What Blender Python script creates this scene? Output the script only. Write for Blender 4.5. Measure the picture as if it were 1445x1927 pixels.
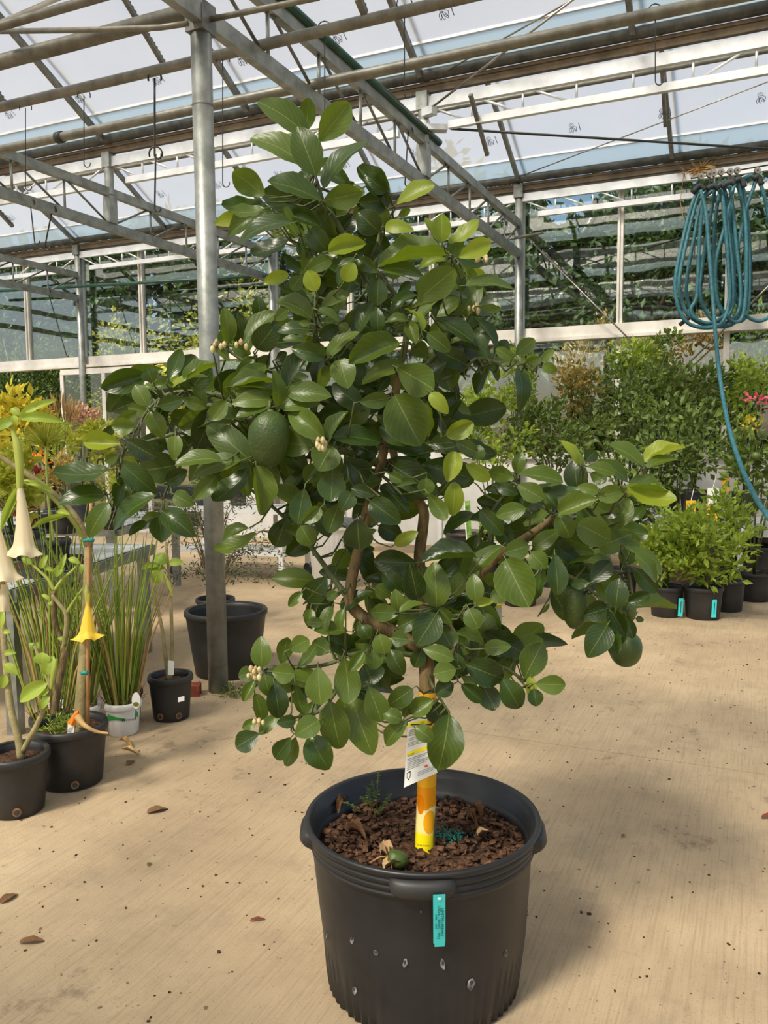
import bpy, math, random
import numpy as np
from mathutils import Vector, Matrix

for o in list(bpy.data.objects):
    bpy.data.objects.remove(o)
scene = bpy.context.scene
COL = scene.collection
RNG = np.random.default_rng(7)
random.seed(7)

# ------------------------------------------------------------------ camera
IMG_W, IMG_H, FPX = 1445.0, 1927.0, 1564.0
YAW, PITCH, ROLL, EYE = -0.42403, -0.088427, -0.008731, 1.52
_f = np.array([math.sin(YAW) * math.cos(PITCH), math.cos(YAW) * math.cos(PITCH), math.sin(PITCH)])
_r = np.array([math.cos(YAW), -math.sin(YAW), 0.0])
_u = np.cross(_r, _f)
CR = math.cos(ROLL) * _r + math.sin(ROLL) * _u
CU = -math.sin(ROLL) * _r + math.cos(ROLL) * _u
CF = _f
CAM = np.array([0.0, 0.0, EYE])
cam_data = bpy.data.cameras.new('camera')
cam_data.sensor_fit = 'VERTICAL'
cam_data.sensor_height = 24.0
cam_data.lens = 24.0 * FPX / IMG_H
cam_data.clip_start, cam_data.clip_end = 0.05, 300
camera = bpy.data.objects.new('camera', cam_data)
COL.objects.link(camera)
camera.matrix_world = Matrix(((CR[0], CU[0], -CF[0], CAM[0]), (CR[1], CU[1], -CF[1], CAM[1]),
                              (CR[2], CU[2], -CF[2], CAM[2]), (0, 0, 0, 1)))
scene.camera = camera

# ------------------------------------------------------------------ world, sun, exposure
world = bpy.data.worlds.new('world')
scene.world = world
world.use_nodes = True
wn = world.node_tree
wn.nodes.clear()
sky = wn.nodes.new('ShaderNodeTexSky')
sky.sky_type = 'NISHITA'
sky.sun_disc = False
SUN_EL = math.radians(50)
SUN_TRAVEL = (0.30, 0.954)            # horizontal direction the sunlight travels in
sky.sun_elevation = SUN_EL
sky.sun_rotation = math.atan2(-SUN_TRAVEL[0], -SUN_TRAVEL[1])
sky.air_density, sky.dust_density, sky.ozone_density = 1.0, 2.0, 1.0
bgn = wn.nodes.new('ShaderNodeBackground')
bgn.inputs['Strength'].default_value = 0.15
won = wn.nodes.new('ShaderNodeOutputWorld')
wn.links.new(sky.outputs[0], bgn.inputs['Color'])
wn.links.new(bgn.outputs[0], won.inputs['Surface'])

sun_data = bpy.data.lights.new('sun', 'SUN')
sun_data.energy = 8.5
sun_data.angle = math.radians(11)
sun_data.color = (1.0, 0.94, 0.84)
sun = bpy.data.objects.new('sun', sun_data)
COL.objects.link(sun)
_sd = Vector((SUN_TRAVEL[0] * math.cos(SUN_EL), SUN_TRAVEL[1] * math.cos(SUN_EL), -math.sin(SUN_EL)))
sun.rotation_euler = _sd.to_track_quat('-Z', 'Y').to_euler()
sun.location = (-6, -10, 14)

vs = scene.view_settings
vs.view_transform = 'Standard'
vs.look = 'None'
vs.exposure = 0.42
vs.gamma = 1.0
vs.use_curve_mapping = False

# ------------------------------------------------------------------ pixel helpers (photo pixel -> place in the room)
def ray(x, y):
    return CF + CR * ((x - IMG_W / 2) / FPX) - CU * ((y - IMG_H / 2) / FPX)
def at_d(x, y, d):
    return CAM + ray(x, y) * d
def on_z(x, y, z=0.0):
    d = ray(x, y); return CAM + d * (z - EYE) / d[2]
def on_y(x, y, Y):
    d = ray(x, y); return CAM + d * Y / d[1]
def on_x(x, y, X):
    d = ray(x, y); return CAM + d * X / d[0]

# ------------------------------------------------------------------ mesh builder
def rotz(a):
    c, s = math.cos(a), math.sin(a)
    return np.array([[c, -s, 0], [s, c, 0], [0, 0, 1.0]])
def unit(v):
    v = np.asarray(v, float); n = np.linalg.norm(v)
    return v / n if n > 1e-12 else np.array([0, 0, 1.0])

ORIGIN = {}

class MB:
    def __init__(self):
        self.v, self.f, self.uv = [], [], None
    def box(self, c, size, rot=None):
        c = np.asarray(c, float); h = np.asarray(size, float) / 2
        n = len(self.v)
        for sx, sy, sz in ((-1,-1,-1),(1,-1,-1),(1,1,-1),(-1,1,-1),(-1,-1,1),(1,-1,1),(1,1,1),(-1,1,1)):
            p = np.array([sx, sy, sz]) * h
            if rot is not None: p = rot @ p
            self.v.append(tuple(c + p))
        for q in ((0,3,2,1),(4,5,6,7),(0,1,5,4),(1,2,6,5),(2,3,7,6),(3,0,4,7)):
            self.f.append(tuple(n + i for i in q))
        return self
    def bar(self, a, b, w, h, up=(0, 0, 1)):
        a, b = np.asarray(a, float), np.asarray(b, float)
        d = b - a; L = np.linalg.norm(d); d = d / L
        s = np.cross(d, up)
        if np.linalg.norm(s) < 1e-6: s = np.cross(d, (1, 0, 0))
        s = unit(s); u = np.cross(s, d)
        return self.box((a + b) / 2, (w, L, h), np.array([s, d, u]).T)
    def tube(self, pts, r, n=8, caps=True):
        pts = [np.asarray(p, float) for p in pts]
        m = len(pts)
        rr = r if hasattr(r, '__len__') else [r] * m
        base = len(self.v)
        t0 = unit(pts[1] - pts[0])
        s = np.cross(t0, (0, 0, 1.0))
        if np.linalg.norm(s) < 1e-3: s = np.array([1.0, 0, 0])
        s = unit(s)
        for i in range(m):
            t = unit(pts[min(i + 1, m - 1)] - pts[max(i - 1, 0)])
            s = unit(s - t * np.dot(s, t)); b = np.cross(t, s)
            for k in range(n):
                a = 2 * math.pi * k / n
                self.v.append(tuple(pts[i] + rr[i] * (math.cos(a) * s + math.sin(a) * b)))
        for i in range(m - 1):
            for k in range(n):
                k2 = (k + 1) % n
                self.f.append((base + i*n + k, base + i*n + k2, base + (i+1)*n + k2, base + (i+1)*n + k))
        if caps:
            self.f.append(tuple(base + k for k in range(n))[::-1])
            self.f.append(tuple(base + (m-1)*n + k for k in range(n)))
        return self
    def lathe(self, prof, c=(0, 0, 0), n=32, rmod=None, close=False):
        c = np.asarray(c, float); base = len(self.v); m = len(prof)
        for i, (r, z) in enumerate(prof):
            for k in range(n):
                a = 2 * math.pi * k / n
                q = r if rmod is None else rmod(r, z, a, i)
                self.v.append((c[0] + q*math.cos(a), c[1] + q*math.sin(a), c[2] + z))
        for i in range(m - 1):
            for k in range(n):
                k2 = (k + 1) % n
                self.f.append((base+i*n+k, base+i*n+k2, base+(i+1)*n+k2, base+(i+1)*n+k))
        if prof[0][0] > 1e-5 and close: self.f.append(tuple(base + k for k in range(n))[::-1])
        if prof[-1][0] > 1e-5 and close: self.f.append(tuple(base + (m-1)*n + k for k in range(n)))
        return self
    def poly(self, pts):
        n = len(self.v); self.v += [tuple(p) for p in pts]; self.f.append(tuple(range(n, n + len(pts)))); return self
    def slab(self, pts, nrm, t):
        """polygon pts given a thickness t along nrm"""
        nrm = unit(nrm) * t; n = len(self.v); m = len(pts)
        self.v += [tuple(p) for p in pts] + [tuple(np.asarray(p, float) + nrm) for p in pts]
        self.f.append(tuple(range(n, n + m))[::-1]); self.f.append(tuple(range(n + m, n + 2*m)))
        for i in range(m):
            j = (i + 1) % m
            self.f.append((n+i, n+j, n+m+j, n+m+i))
        return self
    def add(self, V, F):
        n = len(self.v); self.v += [tuple(p) for p in V]; self.f += [tuple(n + i for i in q) for q in F]; return self
    def mesh(self, name, mat, off=(0, 0, 0), smooth=False):
        me = bpy.data.meshes.new(name)
        V = np.asarray(self.v, float) - np.asarray(off, float)
        me.from_pydata(V.tolist(), [], self.f)
        if self.uv is not None:
            ul = me.uv_layers.new(name='UVMap')
            vi = np.empty(len(me.loops), dtype=np.int32); me.loops.foreach_get('vertex_index', vi)
            ul.data.foreach_set('uv', np.asarray(self.uv, dtype=np.float32)[vi].ravel())
        if mat is not None: me.materials.append(mat)
        if smooth: me.polygons.foreach_set('use_smooth', [True] * len(me.polygons))
        me.update()
        return me
    def build(self, name, mat, parent=None, smooth=False):
        off = ORIGIN.get(parent, (0, 0, 0)) if parent is not None else (0, 0, 0)
        o = bpy.data.objects.new(name, self.mesh(name, mat, off, smooth))
        COL.objects.link(o)
        if parent is not None:
            o.parent = parent
        ORIGIN[o] = tuple(off)
        return o

def place(name, me, M, parent=None):
    """an object sharing mesh data, at world matrix M (parents are unrotated)"""
    o = bpy.data.objects.new(name, me); COL.objects.link(o)
    if parent is not None:
        o.parent = parent
        off = ORIGIN.get(parent, (0, 0, 0))
        M = Matrix.Translation(Vector(off)).inverted() @ M
    o.matrix_local = M
    return o

def tag(o, label=None, cat=None, group=None, kind=None):
    if label: o['label'] = label
    if cat: o['category'] = cat
    if group: o['group'] = group
    if kind: o['kind'] = kind
    return o
def thing(name, label, cat, loc=(0, 0, 0), group=None, kind=None):
    o = bpy.data.objects.new(name, None); COL.objects.link(o)
    o.empty_display_size = 0.1
    o.location = tuple(float(q) for q in loc); ORIGIN[o] = tuple(float(q) for q in loc)
    return tag(o, label, cat, group, kind)

# ------------------------------------------------------------------ materials
def s2l(c):
    return tuple(((q / 255) / 12.92 if q / 255 <= .04045 else ((q / 255 + .055) / 1.055) ** 2.4) for q in c) + (1.0,)

class NT:
    def __init__(self, name):
        self.m = bpy.data.materials.new(name); self.m.use_nodes = True
        self.t = self.m.node_tree; self.t.nodes.clear()
        self.out = self.t.nodes.new('ShaderNodeOutputMaterial')
    def n(self, kind, **kw):
        x = self.t.nodes.new('ShaderNode' + kind)
        for k, v in kw.items():
            if k in x.inputs: x.inputs[k].default_value = v
            else: setattr(x, k, v)
        return x
    def l(self, a, b): self.t.links.new(a, b)
    def coord(self, kind='Object', scale=(1, 1, 1), rot=(0, 0, 0)):
        c = self.n('TexCoord'); mp = self.n('Mapping')
        mp.inputs['Scale'].default_value = scale; mp.inputs['Rotation'].default_value = rot
        self.l(c.outputs[kind], mp.inputs['Vector']); return mp.outputs[0]
    def noise(self, vec, scale, detail=3, rough=.5):
        x = self.n('TexNoise', Scale=scale, Detail=detail, Roughness=rough); self.l(vec, x.inputs['Vector']); return x.outputs['Fac']
    def ramp(self, fac, stops):
        x = self.n('ValToRGB'); e = x.color_ramp.elements
        while len(e) < len(stops): e.new(0.5)
        for i, (p, c) in enumerate(stops):
            e[i].position = p; e[i].color = c if len(c) == 4 else tuple(c) + (1,)
        self.l(fac, x.inputs['Fac']); return x.outputs['Color']
    def mix(self, fac, a, b, mode='MIX'):
        x = self.n('MixRGB', blend_type=mode)
        for s, q in (('Fac', fac), ('Color1', a), ('Color2', b)):
            if hasattr(q, 'is_linked') or hasattr(q, 'links'): self.l(q, x.inputs[s])
            else: x.inputs[s].default_value = q
        return x.outputs[0]
    def math(self, op, a, b=0.0):
        x = self.n('Math', operation=op)
        for i, q in enumerate((a, b)):
            if hasattr(q, 'links'): self.l(q, x.inputs[i])
            else: x.inputs[i].default_value = q
        return x.outputs[0]
    def bump(self, h, strength=.3, dist=.01):
        x = self.n('Bump', Strength=strength, Distance=dist); self.l(h, x.inputs['Height']); return x.outputs[0]

def mat(name, c1, c2=None, rough=.5, metal=0.0, spec=.5, nscale=8.0, bump=0.0, bscale=None, coord='Object', stretch=(1, 1, 1), bdist=.01, lo=.35, hi=.65):
    t = NT(name)
    p = t.n('BsdfPrincipled', Roughness=rough, Metallic=metal)
    p.inputs['Specular IOR Level'].default_value = spec
    vec = t.coord(coord, stretch)
    if c2 is None:
        p.inputs['Base Color'].default_value = s2l(c1)
    else:
        t.l(t.ramp(t.noise(vec, nscale, 4, .6), [(lo, s2l(c1)), (hi, s2l(c2))]), p.inputs['Base Color'])
    if bump:
        t.l(t.bump(t.noise(vec, bscale or nscale * 3, 4), bump, bdist), p.inputs['Normal'])
    t.l(p.outputs[0], t.out.inputs[0])
    return t.m

def leaf_mat(name, dark, light, rib, rough=.38, trans=.28, trans_col=None, veins=True, spec=.5, tint=.35):
    t = NT(name)
    p = t.n('BsdfPrincipled', Roughness=rough); p.inputs['Specular IOR Level'].default_value = spec
    info = t.n('ObjectInfo'); geo = t.n('NewGeometry')
    rnd = t.math('FRACT', t.math('ADD', info.outputs['Random'], geo.outputs['Random Per Island']))
    base = t.mix(rnd, s2l(dark), s2l(light))
    vec = t.coord('Object')
    n = t.noise(vec, 2.3 if veins else 1.2, 3)
    base = t.mix(t.math('MULTIPLY', n, tint), base, s2l(light))
    if veins:
        uvn = t.n('TexCoord'); sep = t.n('SeparateXYZ'); t.l(uvn.outputs['UV'], sep.inputs[0])
        off = t.math('ABSOLUTE', t.math('SUBTRACT', sep.outputs[0], .5))
        rm = t.n('MapRange'); rm.inputs['From Min'].default_value = .008; rm.inputs['From Max'].default_value = .024
        rm.inputs['To Min'].default_value = 1; rm.inputs['To Max'].default_value = 0
        t.l(off, rm.inputs['Value'])
        base = t.mix(t.math('MULTIPLY', rm.outputs[0], .6), base, s2l(rib))
        em = t.n('MapRange'); em.inputs['From Min'].default_value = .475; em.inputs['From Max'].default_value = .5
        t.l(off, em.inputs['Value'])
        base = t.mix(t.math('MULTIPLY', em.outputs[0], .4), base, s2l(rib))
        # side veins, running forward from the midrib
        ph = t.math('SUBTRACT', t.math('ADD', t.math('MULTIPLY', sep.outputs[1], 46.0), t.math('MULTIPLY', n, 5.0)), t.math('MULTIPLY', off, 40.0))
        sv = t.math('POWER', t.math('ABSOLUTE', t.math('SINE', t.math('MULTIPLY', ph, .5))), 8.0)
        base = t.mix(t.math('MULTIPLY', sv, .10), base, s2l(rib))
        hgt = t.math('ADD', t.math('MULTIPLY', sv, -.6), t.math('MULTIPLY', rm.outputs[0], -1.5))
        t.l(t.bump(hgt, .10, .003), p.inputs['Normal'])
    t.l(base, p.inputs['Base Color'])
    tr = t.n('BsdfTranslucent')
    tc = t.mix(.75, base, s2l(trans_col or light)); t.l(tc, tr.inputs['Color'])
    ms = t.n('MixShader'); ms.inputs[0].default_value = trans
    t.l(p.outputs[0], ms.inputs[1]); t.l(tr.outputs[0], ms.inputs[2]); t.l(ms.outputs[0], t.out.inputs[0])
    return t.m

M = {}
M['steel'] = mat('galvanised_steel', (122, 126, 120), (156, 159, 153), .45, .55, .5, 9, .12, 30)
M['steel_dark'] = mat('weathered_steel', (98, 100, 98), (128, 128, 122), .5, .5, .5, 14, .1, 40)
M['alu'] = mat('aluminium', (196, 199, 200), (222, 224, 224), .38, .35, .5, 5, .05, 30)
M['pipe'] = mat('pipe_steel', (104, 102, 94), (132, 130, 120), .5, .45, .5, 10, .1, 40)
M['bronze'] = mat('gutter_underside', (86, 74, 58), (120, 104, 82), .6, .2, .4, 6, .1, 30)
M['gutter'] = mat('gutter_steel', (60, 60, 56), (92, 90, 82), .55, .4, .5, 8, .1, 30)
M['sill'] = mat('sill_aluminium', (196, 192, 184), (224, 220, 212), .45, .25, .5, 3, .05, 20)
M['white_paint'] = mat('white_paint', (222, 220, 214), (238, 236, 230), .5, 0, .5, 3)
M['black_plastic'] = mat('black_plastic', (24, 24, 26), (36, 36, 37), .42, 0, .5, 6, .08, 40, bdist=.004)
M['black_plastic2'] = mat('dusty_black_plastic', (30, 30, 31), (50, 48, 46), .5, 0, .5, 4, .08, 40, bdist=.004)
M['soil'] = mat('dark_soil', (48, 34, 26), (92, 68, 50), .9, 0, .2, 45, .9, 60, bdist=.02)
M['bark'] = mat('bark_chip', (32, 21, 15), (112, 80, 58), .85, 0, .25, 40, .5, 80)
M['dry'] = mat('dry_leaf', (166, 128, 84), (214, 184, 136), .75, 0, .3, 22, .4, 60)
M['dry_dark'] = mat('dead_leaf', (96, 66, 42), (150, 112, 76), .8, 0, .2, 22, .4, 60)
M['green_pipe'] = mat('green_pipe', (22, 62, 52), (34, 82, 68), .4, 0, .5, 8)
M['hose'] = mat('teal_hose', (26, 80, 92), (62, 122, 132), .5, 0, .5, 30, .1, 80, lo=.3, hi=.75)
M['rubber'] = mat('black_rubber', (34, 38, 38), (58, 62, 60), .6, 0, .4, 10)
M['wire'] = mat('wire', (70, 70, 68), None, .4, .8)
M['wire_bright'] = mat('rod', (164, 160, 150), (120, 112, 100), .4, .7, .5, 8)
M['turq'] = mat('turquoise_tag', (62, 206, 204), None, .4, 0, .5)
M['ink'] = mat('black_ink', (20, 24, 26), None, .6, 0, .3)
M['white_tag'] = mat('white_tag', (228, 226, 220), None, .45)
M['yellow'] = mat('yellow_print', (246, 226, 24), None, .35)
M['green_tie'] = mat('green_tie', (18, 136, 122), None, .5)
M['brick'] = mat('red_brick', (112, 56, 42), (146, 80, 62), .85, 0, .2, 20, .4, 60)
M['wood'] = mat('grey_wood', (120, 104, 84), (158, 140, 114), .7, 0, .3, 6, .2, 40, stretch=(1, 1, 6))
M['bamboo'] = mat('bamboo_stake', (158, 114, 70), (184, 140, 92), .6, 0, .3, 10)
M['trunk'] = mat('citrus_bark', (78, 64, 42), (132, 112, 76), .8, 0, .25, 30, .9, 70, stretch=(1, 1, .35))
M['twig'] = mat('green_twig', (62, 72, 38), (96, 104, 58), .6, 0, .4, 20)
M['stem_green'] = mat('pale_stem', (128, 116, 78), (160, 148, 104), .65, 0, .3, 20, .3, 70)
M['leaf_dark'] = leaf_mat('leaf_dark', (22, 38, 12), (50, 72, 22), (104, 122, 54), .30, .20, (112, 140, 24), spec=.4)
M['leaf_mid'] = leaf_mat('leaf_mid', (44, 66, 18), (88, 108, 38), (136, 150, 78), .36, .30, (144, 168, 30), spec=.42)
M['leaf_young_backlit'] = leaf_mat('leaf_young_backlit', (90, 114, 26), (146, 160, 44), (170, 182, 80), .42, .42, (178, 196, 48))
M['fruit'] = mat('green_fruit', (48, 66, 24), (84, 102, 38), .42, 0, .5, 3.2, .55, 160, bdist=.004)
M['bud'] = mat('flower_bud', (196, 190, 138), (168, 138, 96), .5, 0, .4, 60)
# ------------------------------------------------------------------ glass, film, concrete
def film_mat():
    t = NT('roof_film')
    tr = t.n('BsdfTransparent'); tr.inputs[0].default_value = (.95, .93, .90, 1)
    df = t.n('BsdfDiffuse'); df.inputs[0].default_value = (.72, .72, .70, 1)
    tl = t.n('BsdfTranslucent'); tl.inputs[0].default_value = (.72, .69, .63, 1)
    gl = t.n('BsdfGlossy', Roughness=.25); gl.inputs[0].default_value = (.9, .9, .9, 1)
    m1 = t.n('MixShader'); m1.inputs[0].default_value = .6; t.l(df.outputs[0], m1.inputs[1]); t.l(tl.outputs[0], m1.inputs[2])
    m0 = t.n('MixShader'); m0.inputs[0].default_value = .06; t.l(m1.outputs[0], m0.inputs[1]); t.l(gl.outputs[0], m0.inputs[2])
    m2 = t.n('MixShader')
    v = t.coord('Object', (1, 1, 1)); n = t.noise(v, 1.3, 3)
    t.l(t.math('ADD', t.math('MULTIPLY', n, .20), .50), m2.inputs[0])
    t.l(tr.outputs[0], m2.inputs[1]); t.l(m0.outputs[0], m2.inputs[2])
    t.l(m2.outputs[0], t.out.inputs[0]); return t.m
def strip_mat():
    t = NT('blue_strip')
    tr = t.n('BsdfTransparent'); tr.inputs[0].default_value = (.82, .88, .90, 1)
    df = t.n('BsdfTranslucent'); df.inputs[0].default_value = s2l((206, 216, 218))
    dd = t.n('BsdfDiffuse'); dd.inputs[0].default_value = s2l((196, 206, 208))
    m1 = t.n('MixShader'); t.l(df.outputs[0], m1.inputs[1]); t.l(dd.outputs[0], m1.inputs[2]); m1.inputs[0].default_value = .4
    m2 = t.n('MixShader'); m2.inputs[0].default_value = .55
    t.l(tr.outputs[0], m2.inputs[1]); t.l(m1.outputs[0], m2.inputs[2]); t.l(m2.outputs[0], t.out.inputs[0]); return t.m
def glass_mat(name, base=.10, wave=.12, tint=(.80, .84, .80)):
    t = NT(name)
    tr = t.n('BsdfTransparent'); tr.inputs[0].default_value = tint + (1,)
    gl = t.n('BsdfGlossy', Roughness=.02); gl.inputs[0].default_value = (.95, .95, .95, 1)
    v = t.coord('Object', (1, 1, 1)); n = t.noise(v, 1.1, 2)
    t.l(t.bump(n, wave, .06), gl.inputs['Normal'])
    fr = t.n('LayerWeight', Blend=.5); f4 = t.math('POWER', fr.outputs['Facing'], 3.0)
    m = t.n('MixShader'); t.l(t.math('ADD', t.math('MULTIPLY', f4, .55), base), m.inputs[0])
    t.l(tr.outputs[0], m.inputs[1]); t.l(gl.outputs[0], m.inputs[2]); t.l(m.outputs[0], t.out.inputs[0]); return t.m
def concrete_mat():
    t = NT('broomed_concrete')
    p = t.n('BsdfPrincipled', Roughness=.85); p.inputs['Specular IOR Level'].default_value = .25
    v = t.coord('Object'); vb = t.coord('Object', (120, 3.0, 1), (0, 0, -.12))
    big = t.noise(v, .9, 5, .65); mid = t.noise(v, 3.2, 6, .75); fine = t.noise(v, 130, 3, .7); broom = t.noise(vb, 1.0, 5, .7)
    c = t.ramp(big, [(.30, s2l((158, 138, 110))), (.66, s2l((190, 168, 134)))])
    c = t.mix(t.math('MULTIPLY', t.ramp(mid, [(.50, (0, 0, 0)), (.75, (1, 1, 1))]), .5), c, s2l((132, 116, 96)))
    c = t.mix(t.math('MULTIPLY', t.ramp(broom, [(.34, (1, 1, 1)), (.52, (0, 0, 0))]), .30), c, s2l((112, 94, 70)))
    c = t.mix(t.math('MULTIPLY', t.ramp(fine, [(.58, (0, 0, 0)), (.70, (1, 1, 1))]), .5), c, s2l((98, 82, 64)))
    pin = t.noise(v, 34, 2, .5)
    c = t.mix(t.math('MULTIPLY', t.ramp(pin, [(.70, (0, 0, 0)), (.74, (1, 1, 1))]), .7), c, s2l((70, 58, 48)))
    # dark spill stains
    sp = t.noise(t.coord('Object', (1.2, 1, 1)), 2.1, 6, .75)
    c = t.mix(t.math('MULTIPLY', t.ramp(sp, [(.60, (0, 0, 0)), (.68, (1, 1, 1))]), .5), c, s2l((84, 70, 58)))
    t.l(c, p.inputs['Base Color'])
    h = t.math('ADD', t.math('MULTIPLY', broom, .8), t.math('MULTIPLY', fine, .35))
    t.l(t.bump(h, .5, .004), p.inputs['Normal'])
    t.l(p.outputs[0], t.out.inputs[0]); return t.m
M['film'] = film_mat(); M['strip'] = strip_mat()
M['glass'] = glass_mat('wall_glass', .10, .06); M['door_glass'] = glass_mat('door_glass', .05, .04, (.72, .76, .74))
M['concrete'] = concrete_mat()
M['low_wall'] = mat('white_low_wall', (212, 208, 200), (228, 224, 218), .7, 0, .3, 3)
M['earth'] = mat('outdoor_ground', (62, 58, 36), (96, 88, 54), .95, 0, .1, 3)
M['print'] = mat('film_print', (52, 54, 58), None, .6)

# ------------------------------------------------------------------ grid of the greenhouse
GY = [4.08 + 3.38 * k for k in range(-4, 3)]          # gutter lines, last one = back wall
G0, G1, G2 = 4.08, 7.46, 10.84
TX = [-14.21, -10.45, -6.69, -2.93, 0.83, 4.59]       # truss lines
XL, XR = -14.21, 4.59
SL, ZG, HALF = .53, 4.79, 1.69
WALL_Y = 10.99
def roof_z(d): return ZG + SL * d

# floor
fl = thing('floor', 'broom-finished tan concrete slab floor', None, (0, 0, 0), kind='structure')
for y0, y1 in ((-10.5, -4.0), (-3.994, 3.992), (3.998, 12.0)):
    b = MB(); b.box(((XL + XR) / 2, (y0 + y1) / 2, -.06), (XR - XL + 2, y1 - y0, .12)); b.build('slab', M['concrete'], fl)
b = MB(); b.box(((XL + XR) / 2, .75, -.075), (XR - XL + 2, 22.5, .11)); b.build('sub_base', M['soil'], fl)
g = MB(); g.box((-5, 5, -.20), (120, 120, .12)); o = g.build('ground', M['earth']); tag(o, 'dark earth ground outside the greenhouse', None, None, 'structure')

# ceiling: film panels, strips, rafters, gutters
ce = thing('ceiling', 'clear plastic film roof of gutter-connected gable bays', None, (0, 0, 0), kind='structure')
DX = 1.88
RX = [XL + DX * i for i in range(11)]
def shared(fn, name, m, smooth=False):
    b = MB(); fn(b); return b.mesh(name, m, (0, 0, 0), smooth)
me_panel = {}
for s in (-1, 1):                                     # s=-1: slope falling towards +Y gutter (origin = gutter line)
    def fn(b, s=s):
        nx, ny = 6, 6
        V = []; F = []
        for j in range(ny + 1):
            for i in range(nx + 1):
                d = .30 + (HALF - .30) * j / ny
                sag = .012 * math.sin(math.pi * i / nx) * math.sin(math.pi * j / ny)
                V.append((DX * i / nx, s * d, roof_z(d) + .055 - sag))
        for j in range(ny):
            for i in range(nx):
                a = j * (nx + 1) + i; F.append((a, a + 1, a + nx + 2, a + nx + 1))
        b.add(V, F)
    me_panel[s] = shared(fn, 'roof_panel', M['film'], True)
me_strip = {s: shared(lambda b, s=s: b.bar((DX/2, s*.04, roof_z(.04)+.05), (DX/2, s*.30, roof_z(.30)+.05), DX, .008, (0, 0, 1)), 'edge_strip', M['strip']) for s in (-1, 1)}
me_alu = {s: shared(lambda b, s=s: b.box((DX/2, s*.305, roof_z(.305)+.045), (DX, .03, .022)), 'clamp_strip', M['alu']) for s in (-1, 1)}
me_raft = {s: shared(lambda b, s=s: b.bar((0, s*.02, roof_z(.02)), (0, s*HALF, roof_z(HALF)), .045, .06), 'rafter', M['steel_dark']) for s in (-1, 1)}
me_bar = {s: shared(lambda b, s=s: b.bar((0, s*.10, roof_z(.10)+.12), (0, s*HALF, roof_z(HALF)+.12), .03, .02), 'glazing_bar', M['alu']) for s in (-1, 1)}
PANELS = {}
for k, gy in enumerate(GY):
    for s in (-1, 1):
        if (k == 0 and s == -1) or (k == len(GY) - 1 and s == 1): continue
        for i, x in enumerate(RX[:-1]):
            T = Matrix.Translation((x, gy, 0))
            pn = place('roof_panel', me_panel[s], T, ce); PANELS[(k, s, i)] = pn; ORIGIN[pn] = (x, gy, 0)
            place('edge_strip', me_strip[s], T, ce); place('clamp_strip', me_alu[s], T, ce)
        for x in RX:
            place('rafter', me_raft[s], Matrix.Translation((x, gy, 0)), ce)
            place('glazing_bar', me_bar[s], Matrix.Translation((x + .06, gy, 0)), ce)
    b = MB(); b.tube([(XL, gy - .05, 4.83), (XR, gy - .05, 4.83)], .05, 10); b.build('gutter', M['gutter'], ce, True)
    b = MB(); b.box(((XL+XR)/2, gy + .03, 4.765), (XR - XL, .12, .03)); b.box(((XL+XR)/2, gy + .01, 4.725), (XR - XL, .05, .07)); b.build('gutter_underside', M['bronze'], ce)
for k in range(len(GY) - 1):
    b = MB(); b.box(((XL+XR)/2, GY[k] + HALF, roof_z(HALF) + .03), (XR - XL, .07, .07)); b.build('ridge_bar', M['alu'], ce)

# printed logo marks on the film (flat print, child of its panel)
def logo(b, c, ex, ey, h):
    """curl above a row of leaf loops, with a thin line of lettering beside it"""
    c = np.asarray(c)
    def P(u, v): return c + ex * (u * h) + ey * (v * h)
    def line(pts, w=.035):
        for (p, q) in zip(pts[:-1], pts[1:]):
            p, q = np.array(p), np.array(q); d = q - p; L = np.hypot(*d); d /= max(L, 1e-6); nn = np.array([-d[1], d[0]]) * w / 2
            b.poly([P(*(p + nn)), P(*(p - nn)), P(*(q - nn)), P(*(q + nn))])
    line([(.02 + (.04 + .13 * t) * math.cos(7.5 * t), .32 + (.04 + .13 * t) * math.sin(7.5 * t)) for t in np.linspace(0, 1.5, 16)])
    for ang, ln in ((-1.75, .52), (-1.45, .55), (-1.1, .52)):
        o0 = np.array([-.05 + .22 * (ang + 1.45), .08])
        d = np.array([math.cos(ang), math.sin(ang)]); n2 = np.array([-d[1], d[0]])
        line([tuple(o0 + d * ln * t + n2 * .09 * math.sin(math.pi * t) * sg) for sg, rr in ((1, (0, .25, .5, .75, 1)), (-1, (1, .75, .5, .25, 0))) for t in rr])
    line([(.1, .22), (.36, .05), (.3, -.28), (.12, -.12)])
    line([(.58, .45), (.6, -.3)], .05)
xdir = np.array([1.0, 0, 0])
for k, gy, x0, n, yy in ((5, G1, -2.55, 6, 6.94), (6, G2, -.10, 12, 10.22)):
    for j in range(n):
        x = x0 - 1.015 * j; d = gy - yy
        i = int((x - XL) // DX)
        pn = PANELS.get((k, -1, i))
        if pn is None: continue
        up = unit((0, -1, SL))
        b = MB(); logo(b, (x, yy, roof_z(d) + .034), xdir, up, .15); b.build('logo_print', M['print'], pn)

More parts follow.
